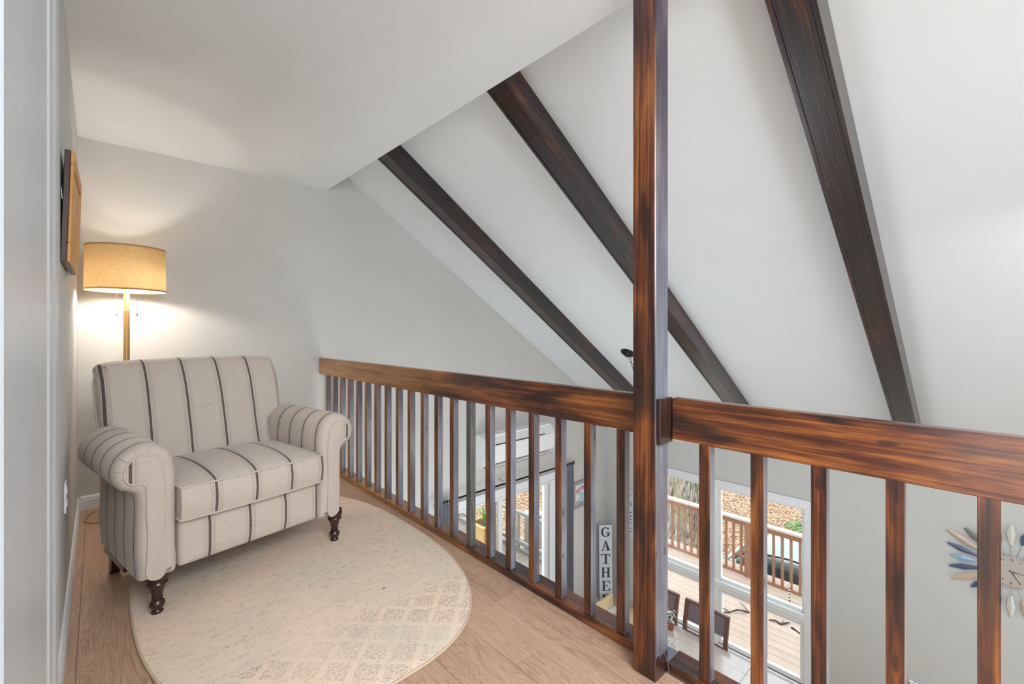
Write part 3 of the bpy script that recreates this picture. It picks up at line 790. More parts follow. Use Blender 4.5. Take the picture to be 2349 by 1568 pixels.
# ================================================================== CURTAIN ROD + CURTAINS
rod = empty('curtain_rod', (0, 0, 0), 0, 'thin dark metal curtain rod with round end caps above the sliding door', 'curtain rod')
RY, RZ = YB-.085, -.665
tube('pole', [(2.70, RY, RZ), (5.00, RY, RZ)], .011, 'black', rod, 12)
for xx, s in ((2.70, -1), (5.00, 1)):
    bm = bmesh.new(); addtube(bm, [(xx, RY, RZ), (xx+s*.02, RY, RZ), (xx+s*.035, RY, RZ)], [.024, .030, .016], 16); done('end_cap', bm, 'steel', rod, 50)
for xx in (2.74, 3.66, 4.765):
    tube('bracket', [(xx, YB, RZ+.04), (xx, RY, RZ+.04), (xx, RY, RZ)], .006, 'steel', rod, 8)
def curtain(x0, x1, label, folds):
    bm = bmesh.new(); n = folds*8; zt, zb = RZ-.012, ZL+.02
    prev = None
    for i in range(n+1):
        f = i/n; x = x0+(x1-x0)*f; y = RY+.030*math.sin(f*folds*2*PI)
        col_ = []
        for k in range(7):
            t = k/6; z = zt+(zb-zt)*t; am = 1+.25*t
            col_.append(bm.verts.new((x+.006*math.sin(t*4+f*9), RY+(y-RY)*am-.0, z)))
        if prev:
            for k in range(6): bm.faces.new((prev[k], col_[k], col_[k+1], prev[k+1]))
        prev = col_
    bmesh.ops.solidify(bm, geom=bm.faces[:], thickness=.003)
    t = empty('curtain', (0, 0, 0), 0, label, 'curtain', 'grey curtains at the sliding door')
    done('drape', bm, 'curtain', t, 60)
    for k in range(folds):
        xx = x0+(x1-x0)*(k+.5)/folds
        bm = bmesh.new(); addtube(bm, [(xx, RY+.02*math.cos(q*PI/5), RZ+.02*math.sin(q*PI/5)) for q in range(10)], .003, 6, True); done('grommet', bm, 'steel', t)
M['curtain'] = plain('grey_curtain', srgb(168, 168, 178), .8, var=.08, scale=12)
curtain(4.80, 4.985, 'gathered grey curtain hanging at the right side of the sliding door', 4)
curtain(2.77, 2.90, 'gathered grey curtain hanging at the left side of the sliding door', 3)

# ================================================================== TULIP PICTURE
tp = empty('tulip_picture', (5.30, YB, -1.19), 0, 'small grey-framed watercolour of pink tulips in a blue pot right of the curtain', 'picture')
hw, hh = .225, .195
for (a, b, c, d) in ((-hw, hw, hh-.05, hh), (-hw, hw, -hh, -hh+.05), (-hw, -hw+.05, -hh+.05, hh-.05), (hw-.05, hw, -hh+.05, hh-.05)):
    box('frame_bar', a, b, -.028, -.004, c, d, plain('weathered_frame', srgb(158, 150, 152), .7, var=.15), tp, .003)
M['paper'] = plain('watercolour_paper', srgb(222, 224, 226), .8, var=.04, scale=14)
box('paper', -hw+.05, hw-.05, -.012, -.006, -hh+.05, hh-.05, 'paper', tp)
def blob(name, cx, cz, rx, rz, mat, y, rot=0.):
    bm = bmesh.new(); pts = []
    for k in range(14):
        a = 2*PI*k/14; x = rx*math.cos(a); z = rz*math.sin(a)*(1+.15*math.sin(3*a))
        pts.append((cx+x*math.cos(rot)-z*math.sin(rot), cz+x*math.sin(rot)+z*math.cos(rot)))
    addprism(bm, pts, lambda a, b, d: (a, d, b), y, y-.0008); return done(name, bm, mat, tp)
M['pink'] = plain('pink_paint', srgb(226, 110, 150), .8, var=.25); M['teal'] = plain('teal_paint', srgb(150, 206, 200), .8, var=.2); M['bluepot'] = plain('blue_pot_paint', srgb(170, 200, 216), .8, var=.2)
M['greyp'] = plain('grey_table_paint', srgb(170, 172, 184), .8, var=.2)
blob('painted_table', 0, -.115, .165, .028, 'greyp', -.0121)
blob('painted_pot', .01, -.065, .075, .060, 'bluepot', -.0131)
for k, (a, b, r_) in enumerate(((-.07, .005, .8), (-.03, .02, .4), (.05, .02, -.5), (.09, .0, -.8))): blob('painted_leaf', a, b, .014, .045, 'teal', -.0141-.0004*k, r_)
for k, (a, b) in enumerate(((-.13, .045), (-.10, .06), (-.06, .075), (-.02, .09), (.02, .08), (.06, .095), (.10, .07), (.13, .05))): blob('painted_tulip', a, b, .016, .026, 'pink', -.0162-.0003*k, .3-.08*k)
tube('hanging_wire', [(-.08, -.015, hh), (0, -.008, hh+.05), (.08, -.015, hh)], .0012, 'steel', tp, 5)

# ================================================================== GATHER SIGN
M['sign_paint'] = plain('pale_blue_white_paint', srgb(206, 212, 220), .6, var=.05)
M['ink'] = plain('charcoal_lettering', srgb(52, 58, 66), .6)
M['sign_edge'] = plain('grey_board_edge', srgb(112, 112, 118), .7)
A0 = Vector((5.525, 4.065, 0)); B0 = Vector((5.70, 3.905, 0)); ctr = (A0+B0)/2; dirv = (B0-A0).normalized(); wid = .208
sg = empty('gather_sign', (ctr.x, ctr.y, ZL), math.atan2(dirv.y, dirv.x), 'tall narrow whitewashed board lettered GATHER leaning in the far corner', 'sign')
sg.rotation_euler = (math.radians(-2.0), 0, math.atan2(dirv.y, dirv.x))
HS = 1.175
bm = bmesh.new(); addbox(bm, -wid/2, wid/2, .001, .02, 0, HS, .002); done('board', bm, 'sign_edge', sg)
bm = bmesh.new(); addbox(bm, -wid/2+.006, wid/2-.006, -.0015, .001, .006, HS-.006, .0006); done('painted_face', bm, 'sign_paint', sg)
def R(x0, x1, y0, y1): return [(x0, y0), (x1, y0), (x1, y1), (x0, y1)]
def arc(cx, cy, ro, ri, a0, a1, n=18, sy=1.2):
    o_ = [(cx+ro*math.cos(math.radians(a0+(a1-a0)*k/n)), cy+ro*sy*math.sin(math.radians(a0+(a1-a0)*k/n))) for k in range(n+1)]
    i_ = []
    for k in range(n+1):
        a = math.radians(a0+(a1-a0)*k/n); rr = ri
        i_.append((cx+(ri)*math.cos(a)*.92, cy+(ro*sy-.07)*math.sin(a)))
    return o_+i_[::-1]
LET = {  # unit letters: width 1, height 1
 'G': [arc(.5, .5, .47, .27, 42, 330, 22, 1.05), [(.52, .40), (1.0, .40), (1.0, .47), (.52, .47)], R(.70, .90, .10, .42), [(.78, .70), (.84, .70), (.86, .99), (.80, .99)]],
 'A': [[(.02, 0), (.36, 0), (.36, .05), (.02, .05)], R(.54, 1.0, 0, .05), [(.12, .04), (.22, .04), (.52, .90), (.47, 1.0)], [(.44, 1.0), (.56, 1.0), (.93, .04), (.64, .04)], R(.27, .70, .33, .39)],
 'T': [R(.40, .62, .04, 1), R(.24, .78, 0, .05), R(.02, .98, .93, 1), [(.02, .95), (.02, .72), (.07, .72), (.16, .95)], [(.98, .95), (.98, .72), (.93, .72), (.84, .95)]],
 'H': [R(.12, .33, .02, .98), R(.66, .87, .02, .98), R(.3, .7, .47, .54), R(.02, .42, 0, .05), R(.57, .98, 0, .05), R(.02, .42, .95, 1), R(.57, .98, .95, 1)],
 'E': [R(.17, .38, .02, .98), R(.05, .90, .94, 1), R(.05, .92, 0, .06), R(.36, .66, .48, .54), [(.90, .97), (.92, .72), (.86, .72), (.76, .96)], [(.92, .03), (.96, .30), (.90, .30), (.78, .04)], R(.60, .66, .38, .64)],
 'R': [R(.17, .38, .02, .98), R(.04, .52, 0, .05), R(.04, .60, .94, 1), arc(.56, .73, .27, .10, -92, 92, 14, 1.0), R(.36, .58, .46, .52), [(.48, .49), (.68, .49), (1.0, .04), (.80, .04)], R(.76, 1.04, 0, .05)],
}
LH, LP = .147, .199
for k, ch in enumerate('GATHER'):
    bm = bmesh.new(); zt = HS-.040-k*LP
    for j, poly in enumerate(LET[ch]):
        addprism(bm, [(-.072+p[0]*.145, zt-LH+p[1]*LH) for p in poly], lambda a, b, d: (a, d, b), -.0016, -.0030-.0001*j)
    done('letter', bm, 'ink', sg)

# pale pine board on the lower floor
pb = empty('pine_board', (5.60, 3.91, ZL), math.radians(180), 'pale pine board with screw holes on the lower floor before the GATHER sign', 'board')
bm = bmesh.new(); addbox(bm, -.02, 1.30, -.02, .02, .0, .172, .003); done('long_board', bm, 'pine', pb)
bm = bmesh.new(); addbox(bm, -.058, -.0205, -.02, .02, .0, .172, .003); done('end_block', bm, 'pine', pb)
bm = bmesh.new()
for a in (-.04, -.025, .005, .025):
    for b in (.055, .09): addlathe(bm, [(.004, b), (.004, b+.001)], 8, a, 0)
bm.free()
for a in (-.040, .012):
    for b in (.090, .125):
        bm = bmesh.new(); bmesh.ops.create_cone(bm, cap_ends=True, segments=10, radius1=.0055, radius2=.0055, depth=.002, matrix=Matrix.Translation((a, .0205, b)) @ Matrix.Rotation(PI/2, 4, 'X')); done('screw_hole', bm, 'darkgap', pb)

# ================================================================== small lettered sign between last baluster and post
ss = empty('script_sign', (XW, 3.74, -1.53), 0, 'white wall sign with black script strokes, half hidden behind the tall post', 'sign')
box('board', -.016, -.002, -.10, .09, -.36, .36, 'sign_paint', ss, .002)
random.seed(3)
for k, z in enumerate((.30, .18, .15, .04, -.02, -.07, -.12, -.20, -.25)):
    tube('stroke', [(-.018, .075-.02*random.random(), z), (-.018, .03, z+.012), (-.018, 0, z-.012), (-.018, -.05, z+.01)], .0045, 'ink', ss, 6)

# ================================================================== TABLE (lower room)
TZ = -2.12
tb = empty('dining_table', (4.34, 1.75, ZL), 0, 'glossy grey-brown plank dining table below the loft railing, beside the window', 'table')
tx0, tx1, ty0, ty1 = -.47, .47, -1.35, 1.02
for k in range(5):
    a = tx0+(tx1-tx0)*k/5; b = tx0+(tx1-tx0)*(k+1)/5
    for (c, d) in ((-1.15, -.10), (-.098, .60)):
        bm = bmesh.new(); addbox(bm, a+.0006, b-.0006, c, d, .722, .76, .0015); done('top_plank', bm, 'table', tb)
for c, d in ((-1.35, -1.152), (.602, .80)):
    bm = bmesh.new(); addbox(bm, tx0, tx1, c, d, .722, .76, .002); done('breadboard_end', bm, 'table', tb)
box('apron', tx0+.06, tx1-.06, -1.25, .70, .63, .722, 'table', tb, .002)
for sx in (-1, 1):
    for yy in (-1.22, .67):
        bm = bmesh.new(); addbox(bm, sx*.40-.04, sx*.40+.04, yy-.04, yy+.04, 0, .722, .004); done('leg', bm, 'table', tb)
# placemat
pmx, pmy = 4.33, 2.33
o = tag(empty('placemat', (4.25, 2.41, TZ), 0), 'blue-grey woven placemat on the table, seen just right of the post', 'placemat')
box('mat', -.19, .18, -.21, .13, .0005, .004, plain('blue_grey_weave', srgb(120, 124, 136), .5, var=.12, scale=150), o, .001)
# chairs
M['chairwood'] = plain('brown_chair_wood', srgb(104, 70, 58), .25, spec=.8, var=.12); M['chairpanel'] = plain('grey_chair_panel', srgb(118, 106, 108), .3, spec=.7)
def chair(y, label):
    e = empty('dining_chair', (4.72, y, ZL), 0, label, 'chair', 'dining chairs between the table and the window')
    box('seat', -.02, .27, -.22, .22, .44, .48, 'chairpanel', e, .008)
    for s in (-1, 1):
        bm = bmesh.new(); addbox(bm, -.01, .03, s*.20-.02, s*.20+.02, 0, .44, .002); done('front_leg', bm, 'chairwood', e)
        bm = bmesh.new()
        rings = [[(x+dx*.016, s*.228+dy*.021, z) for dx, dy in ((-1, -1), (1, -1), (1, 1), (-1, 1))] for x, z in ((.30, 0), (.25, .45), (.27, .75), (.33, .98))]
        addrings(bm, rings); done('rear_post', bm, 'chairwood', e)
    def bar(name, z0, z1, m, th=.012):
        bm = bmesh.new(); f = lambda z: .27+(z-.75)/.23*.06 if z > .75 else .25+(z-.45)/.3*.02
        rings = [[(f(z0)-th, -.207, z0), (f(z0)+th, -.207, z0), (f(z1)+th, -.207, z1), (f(z1)-th, -.207, z1)], [(f(z0)-th, .207, z0), (f(z0)+th, .207, z0), (f(z1)+th, .207, z1), (f(z1)-th, .207, z1)]]
        addrings(bm, rings); done(name, bm, m, e)
    bar('back_panel', .77, .955, 'chairpanel', .007); bar('top_rail', .956, .98, 'chairwood', .016); bar('lower_rail', .60, .66, 'chairwood')
chair(2.215, 'dark brown grey-backed dining chair at the table, right of the potted flowers')
chair(2.79, 'dark brown dining chair at the table beside the post')
# flower pot
fp = empty('potted_flowers', (4.70, 2.47, TZ), 0, 'small terracotta pot of white flowers on the table end', 'potted plant')
lathe('pot', [(.028, 0), (.036, .05), (.040, .055), (.040, .065), (.03, .066)], plain('terracotta', srgb(160, 90, 60), .7), fp, 16)
M['petal'] = plain('white_petals', srgb(235, 235, 228), .7); M['dkleaf'] = plain('dark_leaves', srgb(52, 66, 48), .6)
for nm, mt, cnt in (('blossom', 'petal', 46), ('foliage', 'dkleaf', 40)):
    bm = bmesh.new(); random.seed(nm)
    for k in range(cnt):
        a = random.random()*6.28; r_ = .055*random.random()**.5; z = .07+.15*random.random()
        mt_ = Matrix.Translation((r_*math.cos(a), r_*math.sin(a), z)) @ Matrix.Rotation(random.random()*3, 4, 'X') @ Matrix.Rotation(random.random()*3, 4, 'Y')
        bmesh.ops.create_cone(bm, cap_ends=True, segments=5, radius1=.011, radius2=.004, depth=.004, matrix=mt_)
    o = done(nm, bm, mt, fp); o['kind'] = 'stuff'

# ================================================================== CLOCK
ck = empty('sunburst_clock', (XW, -.088, -.872), 0, 'sunburst wall clock with blue, tan and white diamond rays', 'clock')
bm = bmesh.new(); bmesh.ops.create_cone(bm, cap_ends=True, segments=48, radius1=.128, radius2=.128, depth=.012, matrix=Matrix.Translation((-.055, 0, 0)) @ Matrix.Rotation(PI/2, 4, 'Y')); 
M['clockface'] = plain('warm_silver_face', srgb(196, 186, 178), .35, .15); done('dial', bm, 'clockface', ck, 30)
bm = bmesh.new(); bmesh.ops.create_cone(bm, cap_ends=True, segments=32, radius1=.05, radius2=.05, depth=.048, matrix=Matrix.Translation((-.025, 0, 0)) @ Matrix.Rotation(PI/2, 4, 'Y')); done('movement_box', bm, 'steel', ck, 30)
cols = {'w': plain('white_ray', srgb(216, 212, 206), .4), 'n': plain('navy_ray', srgb(74, 92, 120), .4), 'b': plain('sky_blue_ray', srgb(146, 180, 214), .4), 't': plain('tan_ray', srgb(206, 180, 156), .4), 'g': plain('grey_ray', srgb(122, 120, 114), .4)}
seq = [('w', .22, .40), ('n', .25, .37), ('t', .26, .43), ('g', .22, .38), ('b', .24, .38), ('n', .26, .41), ('t', .25, .43), ('b', .24, .37), ('n', .22, .40), ('g', .24, .38), ('n', .23, .39), ('t', .25, .41),
       ('w', .22, .40), ('g', .25, .37), ('n', .26, .37), ('n', .22, .34), ('t', .20, .43), ('n', .19, .40), ('b', .22, .37), ('n', .20, .41), ('t', .20, .46), ('g', .22, .40), ('t', .25, .37), ('g', .23, .39)]
for k, (cc, r0, r1) in enumerate(seq):
    a = 2*PI*k/24          # clockwise from 12 as seen from the room (viewer looks toward +x, right is -y)
    dy, dz = -math.sin(a), math.cos(a); ty, tz = -dz, dy   # tangent
    hwid = .026
    def P(r_, t, x): return (x, dy*r_+ty*t, dz*r_+tz*t)
    bm = bmesh.new(); mid = r0+(r1-r0)*.55
    v = [bm.verts.new(P(*q)) for q in ((r0, -.010, -.030), (r0, .010, -.030), (mid, hwid, -.030), (r1, .008, -.030), (r1, -.008, -.030), (mid, -hwid, -.030), (r0, 0, -.036), (mid, 0, -.044), (r1, 0, -.036))]
    for f in ((0, 1, 2, 3, 4, 5), (0, 6, 1), (1, 6, 7, 2), (2, 7, 8, 3), (3, 8, 4), (4, 8, 7, 5), (5, 7, 6, 0)): bm.faces.new([v[i] for i in f])
    done('ray', bm, cols[cc], ck)
    tube('spoke', [P(.06, 0, -.034), P(r0+.01, 0, -.034)], .0016, 'steel', ck, 5)
for n_ in range(1, 13):
    a = 2*PI*n_/12
    if n_ in (1, 2, 4, 8, 10): 
        bm = bmesh.new(); dy, dz = -math.sin(a), math.cos(a)
        addtube(bm, [(-.0625, dy*.098, dz*.098), (-.0625, dy*.116, dz*.116)], .0012, 5); done('numeral', bm, 'ink', ck)
    cu = bpy.data.curves.new('numeral', 'FONT'); cu.body = str(n_); cu.size = .030; cu.align_x = 'CENTER'; cu.align_y = 'CENTER'; cu.extrude = .0004
    o = bpy.data.objects.new('numeral', cu); C.objects.link(o); o.parent = ck; cu.materials.append(M['ink'])
    o.location = (-.0620, -math.sin(a)*.100, math.cos(a)*.100); o.rotation_euler = (PI/2, 0, -PI/2)
    if n_ in (1, 2, 4, 8, 10): bpy.data.objects.remove(o)
    else:
        bpy.context.view_layer.update(); mm = bpy.data.meshes.new_from_object(o.evaluated_get(bpy.context.evaluated_depsgraph_get())); mw = o.location.copy(), o.rotation_euler.copy()
        bpy.data.objects.remove(o); o = link('numeral', mm, 'ink', ck); o.location, o.rotation_euler = mw
for a_deg, ln, wd in ((93, .075, .004), (148, .105, .0035)):
    a = math.radians(a_deg); dy, dz = -math.sin(a), math.cos(a); ty, tz = -dz, dy
    bm = bmesh.new(); pts = [(dy*-.012+ty*wd, dz*-.012+tz*wd), (dy*-.012-ty*wd, dz*-.012-tz*wd), (dy*ln-ty*.001, dz*ln-tz*.001), (dy*ln+ty*.001, dz*ln+tz*.001)]
    addprism(bm, pts, lambda p, q, d: (d, p, q), -.064, -.0655-(.001 if ln > .1 else 0)); done('clock_hand', bm, 'ink', ck)
bm = bmesh.new(); bmesh.ops.create_uvsphere(bm, u_segments=12, v_segments=8, radius=.006, matrix=Matrix.Translation((-.066, 0, 0))); done('hub', bm, 'steel', ck, 60)

# ================================================================== ornate white frame corner low on the right wall
of = empty('ornate_mirror', (XW, .20, -2.55), 0, 'white carved mirror frame low on the right wall, only its corner in view', 'mirror')
box('mirror_frame', -.05, -.002, -.35, .375, -.45, .335, 'plastic', of, .01)
bm = bmesh.new(); random.seed(5)
for k in range(60):
    y = -.33+.7*random.random(); z = .325+.02*random.random()
    bmesh.ops.create_icosphere(bm, subdivisions=1, radius=.009+.008*random.random(), matrix=Matrix.Translation((-.05+.03*random.random(), y, z)))
o = done('carved_beads', bm, 'plastic', of); o['kind'] = 'stuff'
box('mirror_glass', -.053, -.051, -.30, .32, -.40, .28, plain('mirror_silver', (.8, .8, .8), .05, 1.), of)

# ================================================================== CHANDELIER canopy + chain on the sloped ceiling
cx_, cy_ = 4.36, 2.80
cd = empty('chandelier_mount', (cx_, cy_, zs(cx_)), 0, 'black ceiling canopy with a hanging chain on the sloped ceiling beside the post', 'light fixture')
cd.rotation_euler = (0, math.atan(SL), 0)
lathe('canopy', [(.02, -.045), (.035, -.042), (.055, -.028), (.058, -.022), (.078, -.014), (.082, -.004), (.08, .001)][::1], 'black', cd, 28)
def chainlinks(p, r_=.013):
    for i in range(len(p)-1):
        a, b = Vector(p[i]), Vector(p[i+1]); t = (b-a).normalized(); s_ = t.cross(Vector((0, 1, 0)) if i % 2 else Vector((.6, .2, .75))).normalized()
        m = (a+b)/2; Ln = (b-a).length*.62
        bm = bmesh.new(); addtube(bm, [m+t*Ln*math.cos(q*PI/6)+s_*r_*math.sin(q*PI/6) for q in range(12)], .0026, 6, True); done('chain_link', bm, 'black', cd, 60)
inv = Matrix.Rotation(-math.atan(SL), 4, 'Y')
pts = []
Nn = 15
for k in range(Nn+1):
    f = k/Nn; dx = .05*f; 
    X_ = Vector((.02+.34*f*math.sin(TH*.0+.9)*1.0, -.30*f*.8, -.045-.30*math.sin(f*PI*.88)-.15*f))
    pts.append(inv @ X_)
chainlinks(pts)

# ================================================================== OUTSIDE
gm = NT('leaf_litter_ground'); c = gm.coord(); vo = gm.new('ShaderNodeTexVoronoi'); gm.set(vo.inputs['Vector'], c); vo.inputs['Scale'].default_value = 22
hue = gm.sep(vo.outputs['Color'])[0]
col = gm.ramp(hue, [(.1, srgb(130, 94, 72)), (.4, srgb(190, 144, 112)), (.7, srgb(216, 182, 148)), (.95, srgb(170, 158, 120))])
M['ground'] = gm.fin(col, .95, 0, .1)
tag(box('ground', -20, 60, -25, 60, -4.5, -4.3, 'ground'), kind='structure')
lv = NT('fallen_leaf'); ri = lv.new('ShaderNodeNewGeometry').outputs['Random Per Island']
M['leaf'] = lv.fin(lv.ramp(ri, [(.0, srgb(96, 70, 58)), (.2, srgb(172, 126, 104)), (.5, srgb(206, 166, 140)), (.75, srgb(224, 198, 176)), (.92, srgb(196, 176, 146)), (1., srgb(160, 166, 114))]), .8, 0, .2)
random.seed(11); V = []; F = []
for k in range(60000):
    while True:
        x = 6.3+12*random.random(); y = .8+13*random.random()
        if (8.55 < x < 10.55 and y < 4.0) or math.hypot(x-10.93, y-5.28) < .78 or math.hypot(x-13.2, y-13.5) < .5 or math.hypot(x-8.62, y-3.30) < .12 or math.hypot(x-6.55, y-6.45) < .25 or (x < 6.1 and y < 8.5): continue
        if (x < 8.6 and y < 5.2) or (x > 9.5 and y > 9.5 and random.random() < .5 and x > 13): continue
        break
    s = .018+.018*random.random(); a = random.random()*6.28; tl = (random.random()-.5)*1.0; z = -4.295+.03*random.random()
    ca, sa = math.cos(a), math.sin(a); b0 = len(V)
    for (p, q, h) in ((-1.2, 0, .0), (0, -.7, .25), (1.2, 0, .1), (0, .7, .35)):
        V.append((x+s*(p*ca-q*sa), y+s*(p*sa+q*ca), z+s*(h+tl*p*.5)+s*.5)); 
    F.append((b0, b0+1, b0+2)); F.append((b0, b0+2, b0+3))
me = bpy.data.meshes.new('fallen_leaves'); me.from_pydata(V, [], F); me.update()
tag(link('fallen_leaves', me, 'leaf'), 'thick layer of orange and tan fallen leaves on the ground outside', 'leaves', kind='stuff')

# deck seen through the right windows
dk = empty('deck_floor', (0, 0, 0), kind='structure')
bm = bmesh.new(); addbox(bm, -.0715, .0715, -4.6, 4.6, -.03, 0, .002); db = done('deck_board', bm, 'deck', dk)
for k in range(17):
    o = db if k == 0 else db.copy()
    if k: C.objects.link(o); o.parent = dk
    o.location = (6.10+.148*k, .4, -3.0)
box('deck_frame', 6.03, 8.50, -4.2, 4.99, -3.30, -3.031, 'deck_rail', dk)
dr = empty('deck_railing', (8.23, 0, -3.0), 0, 'brown timber deck railing with a pale cap rail outside the right window', 'railing')
bm = bmesh.new(); addbox(bm, -.07, .07, -2., 4.95, .94, .975, .004); done('cap_rail', bm, 'deck_cap', dr)
bm = bmesh.new(); addbox(bm, -.035, .005, -2., 4.95, .855, .94, .004); done('top_rail', bm, 'deck_rail', dr)
bm = bmesh.new(); addbox(bm, -.018, .018, -.018, .018, .04, .856); b0 = done('baluster', bm, 'deck_rail', dr)
yy = 4.80; first = True
while yy > -1.9:
    if not (2.84 < yy < 2.98) :
        o = b0 if first else b0.copy()
        if not first: C.objects.link(o); o.parent = dr
        first = False; o.location = (0, yy, 0)
    yy -= .1275
box('bottom_rail', -.022, .022, -2., 4.95, .0, .042, 'deck_rail', dr)
for y0 in (2.845, .9, 4.87):
    box('rail_post', -.055, .045, y0, y0+.10, 0, .938, 'deck_rail', dr, .003)
# fallen sticks on the deck
def stick(label, pts, r, extra=()):
    e = empty('stick', (0, 0, 0), 0, label, 'stick', 'bare sticks lying on the deck boards')
    bm = bmesh.new(); addtube(bm, pts, r, 6); done('twig', bm, 'bark2', e, 60)
    for p in extra: bm = bmesh.new(); addtube(bm, p, [.006]*(len(p)-1)+[.003], 6); done('twig', bm, 'bark2', e, 60)
M['bark2'] = plain('dark_bark', srgb(74, 58, 50), .8, var=.3, scale=60)
zt = -2.988
stick('forked bare stick on the deck, seen in the lower window left of a baluster', [(6.86, 2.80, zt), (6.93, 2.72, zt), (7.05, 2.63, zt+.03), (7.16, 2.51, zt)], [.005, .009, .012, .013],
      ([(7.16, 2.51, zt), (7.22, 2.60, zt+.02), (7.32, 2.70, zt)], [(6.95, 2.70, zt), (6.98, 2.80, zt), (6.95, 2.86, zt)]))
stick('short crooked mossy stick on the deck, farther right', [(7.18, 2.25, zt), (7.22, 2.17, zt+.01), (7.20, 2.10, zt), (7.27, 2.05, zt+.01), (7.34, 2.02, zt)], [.008, .012, .014, .012, .006], ([(7.20, 2.10, zt), (7.33, 2.10, zt)],))
# striped garden stake
gs = empty('garden_stake', (7.94, 2.194, -3.0), 0, 'thin green and white striped stake with a round tip on the deck', 'stake')
for k in range(10): lathe('stripe', [(.012, k*.024), (.012, k*.024+.0235)], 'petal' if k % 2 else 'dkleaf', gs, 8)
bm = bmesh.new(); bmesh.ops.create_uvsphere(bm, u_segments=10, v_segments=8, radius=.02, matrix=Matrix.Translation((0, 0, .255))); done('ball_tip', bm, 'deck_cap', gs, 60)
# path light
pt = empty('path_light', (8.62, 3.30, -4.3), 0, 'grey metal garden light standing beyond the deck railing', 'garden light')
lathe('stem', [(.03, 0), (.03, 1.12)], 'black', pt, 10); lathe('lantern', [(.06, 1.12), (.075, 1.15), (.075, 1.26), (.05, 1.31), (.02, 1.33)], 'steel', pt, 14)

# tree trunk
bk_ = NT('furrowed_bark'); c = bk_.coord(); n1 = bk_.noise(bk_.vmul(c, (9., 9., 1.6)), 2.2, 4, .7, .5); n2 = bk_.noise(c, 3., 2)
col = bk_.ramp(n1, [(.38, srgb(62, 58, 50)), (.5, srgb(146, 138, 122)), (.65, srgb(196, 190, 178))])
col = bk_.mix(bk_.ramp(n2, [(.55, (0, 0, 0)), (.68, (.6, .6, .6))]), col, srgb(150, 156, 96)); bk_.bump(n1, .9, .03)
M['bark'] = bk_.fin(col, .95, 0, .1)
def trunk(x, y, r_, label, hh=7.):
    e = empty('tree', (x, y, -4.3), 0, label, 'tree', 'trees beyond the deck'); bm = bmesh.new(); random.seed(int(x*10)); rings = []
    for k in range(14):
        z = hh*k/13; rr = r_*(1.35-.35*min(1, z/.5))*(1-.03*k); rings.append([((rr+.05*r_*math.sin(q*5+z*.7)+.03*r_*math.sin(q*11))*math.cos(2*PI*q/28), (rr+.05*r_*math.sin(q*5+z*.7))*math.sin(2*PI*q/28), z) for q in range(28)])
    addrings(bm, rings); done('trunk', bm, 'bark', e, 80)
trunk(10.93, 5.28, .50, 'thick grey mossy tree trunk behind the deck railing, left part of the window')
trunk(13.2, 13.5, .30, 'slim grey tree trunk on the leafy slope seen through the sliding door')

# bushes beyond the sliding door
M['green'] = plain('green_leaves', srgb(128, 158, 96), .7, var=.35, scale=6)
def bush(x, y, z, r_, n, label, mat='green', name='shrub', h=1.):
    e = empty(name, (x, y, z), 0, label, 'shrub', None); random.seed(int(x*7+y)); V = []; F = []
    for k in range(n):
        a = random.random()*6.28; b = math.acos(random.random()); rr = r_*(.5+.5*random.random()); px, py, pz = rr*math.sin(b)*math.cos(a), rr*math.sin(b)*math.sin(a), rr*math.cos(b)*h
        s = .04+.03*random.random(); d1 = Vector((random.uniform(-1, 1), random.uniform(-1, 1), random.uniform(-1, 1))).normalized(); d2 = d1.orthogonal().normalized(); P0 = Vector((px, py, pz)); b0 = len(V)
        V += [P0-d1*s, P0+d2*s*.5, P0+d1*s, P0-d2*s*.5]; F.append((b0, b0+1, b0+2, b0+3))
    me = bpy.data.meshes.new('foliage'); me.from_pydata([tuple(v) for v in V], [], F); me.update(); o = link('foliage', me, mat, e); o['kind'] = 'stuff'
    bm = bmesh.new()
    for k in range(5): a = k*1.25; addtube(bm, [(0, 0, 0), (r_*.3*math.cos(a), r_*.3*math.sin(a), r_*h*.7)], [.02, .008], 5)
    o = done('stem', bm, 'bark2', e); 
bush(11.3, 12.2, -4.3, 1.5, 2500, 'loose green shrub high on the leafy slope, seen through the sliding door')
bush(14.4, 3.6, -4.3, .5, 300, 'low patch of green weeds among the leaves beyond the deck', h=.4)

# patio behind the sliding door
pa = empty('patio_floor', (0, 0, 0), kind='structure')
bm = bmesh.new(); addbox(bm, -1.9, 1.9, -.069, .069, -.03, 0, .002); db = done('patio_board', bm, 'patio', pa)
for k in range(28):
    o = db if k == 0 else db.copy()
    if k: C.objects.link(o); o.parent = pa
    o.location = (4.1, 4.43+.143*k, -3.02)
box('patio_frame', 2.25, 5.98, 4.36, 8.35, -3.4, -3.052, 'patio', pa)
sr = empty('patio_railing', (6.0, 4.4, -3.02), 0, 'pale blue-grey metal railing along the patio edge outside the sliding door', 'railing')
M['palemetal'] = plain('pale_blue_metal', srgb(132, 138, 138), .35, .2)
for z0, z1 in ((.70, .76), (.13, .20), (.02, .06)):
    box('rail_bar', -.03, .03, 0, 3.9, z0, z1, 'palemetal', sr, .004)
for y in (.02, 1.9, 3.86): box('rail_post', -.025, .025, y-.02, y+.04, 0, .70, 'palemetal', sr, .003)
M['stone'] = plain('grey_stone', srgb(150, 144, 134), .9, var=.15, bump=.4, scale=30)
for (x, y, h, lab) in ((6.55, 6.45, 1.75, 'square capped grey stone pier beyond the patio railing'),):
    e = empty('stone_pier', (x, y, -4.3), 0, lab, 'pier')
    box('pier_body', -.13, .13, -.13, .13, 0, h, 'stone', e, .01); box('pier_cap', -.17, .17, -.17, .17, h, h+.06, 'deck_cap', e, .01)
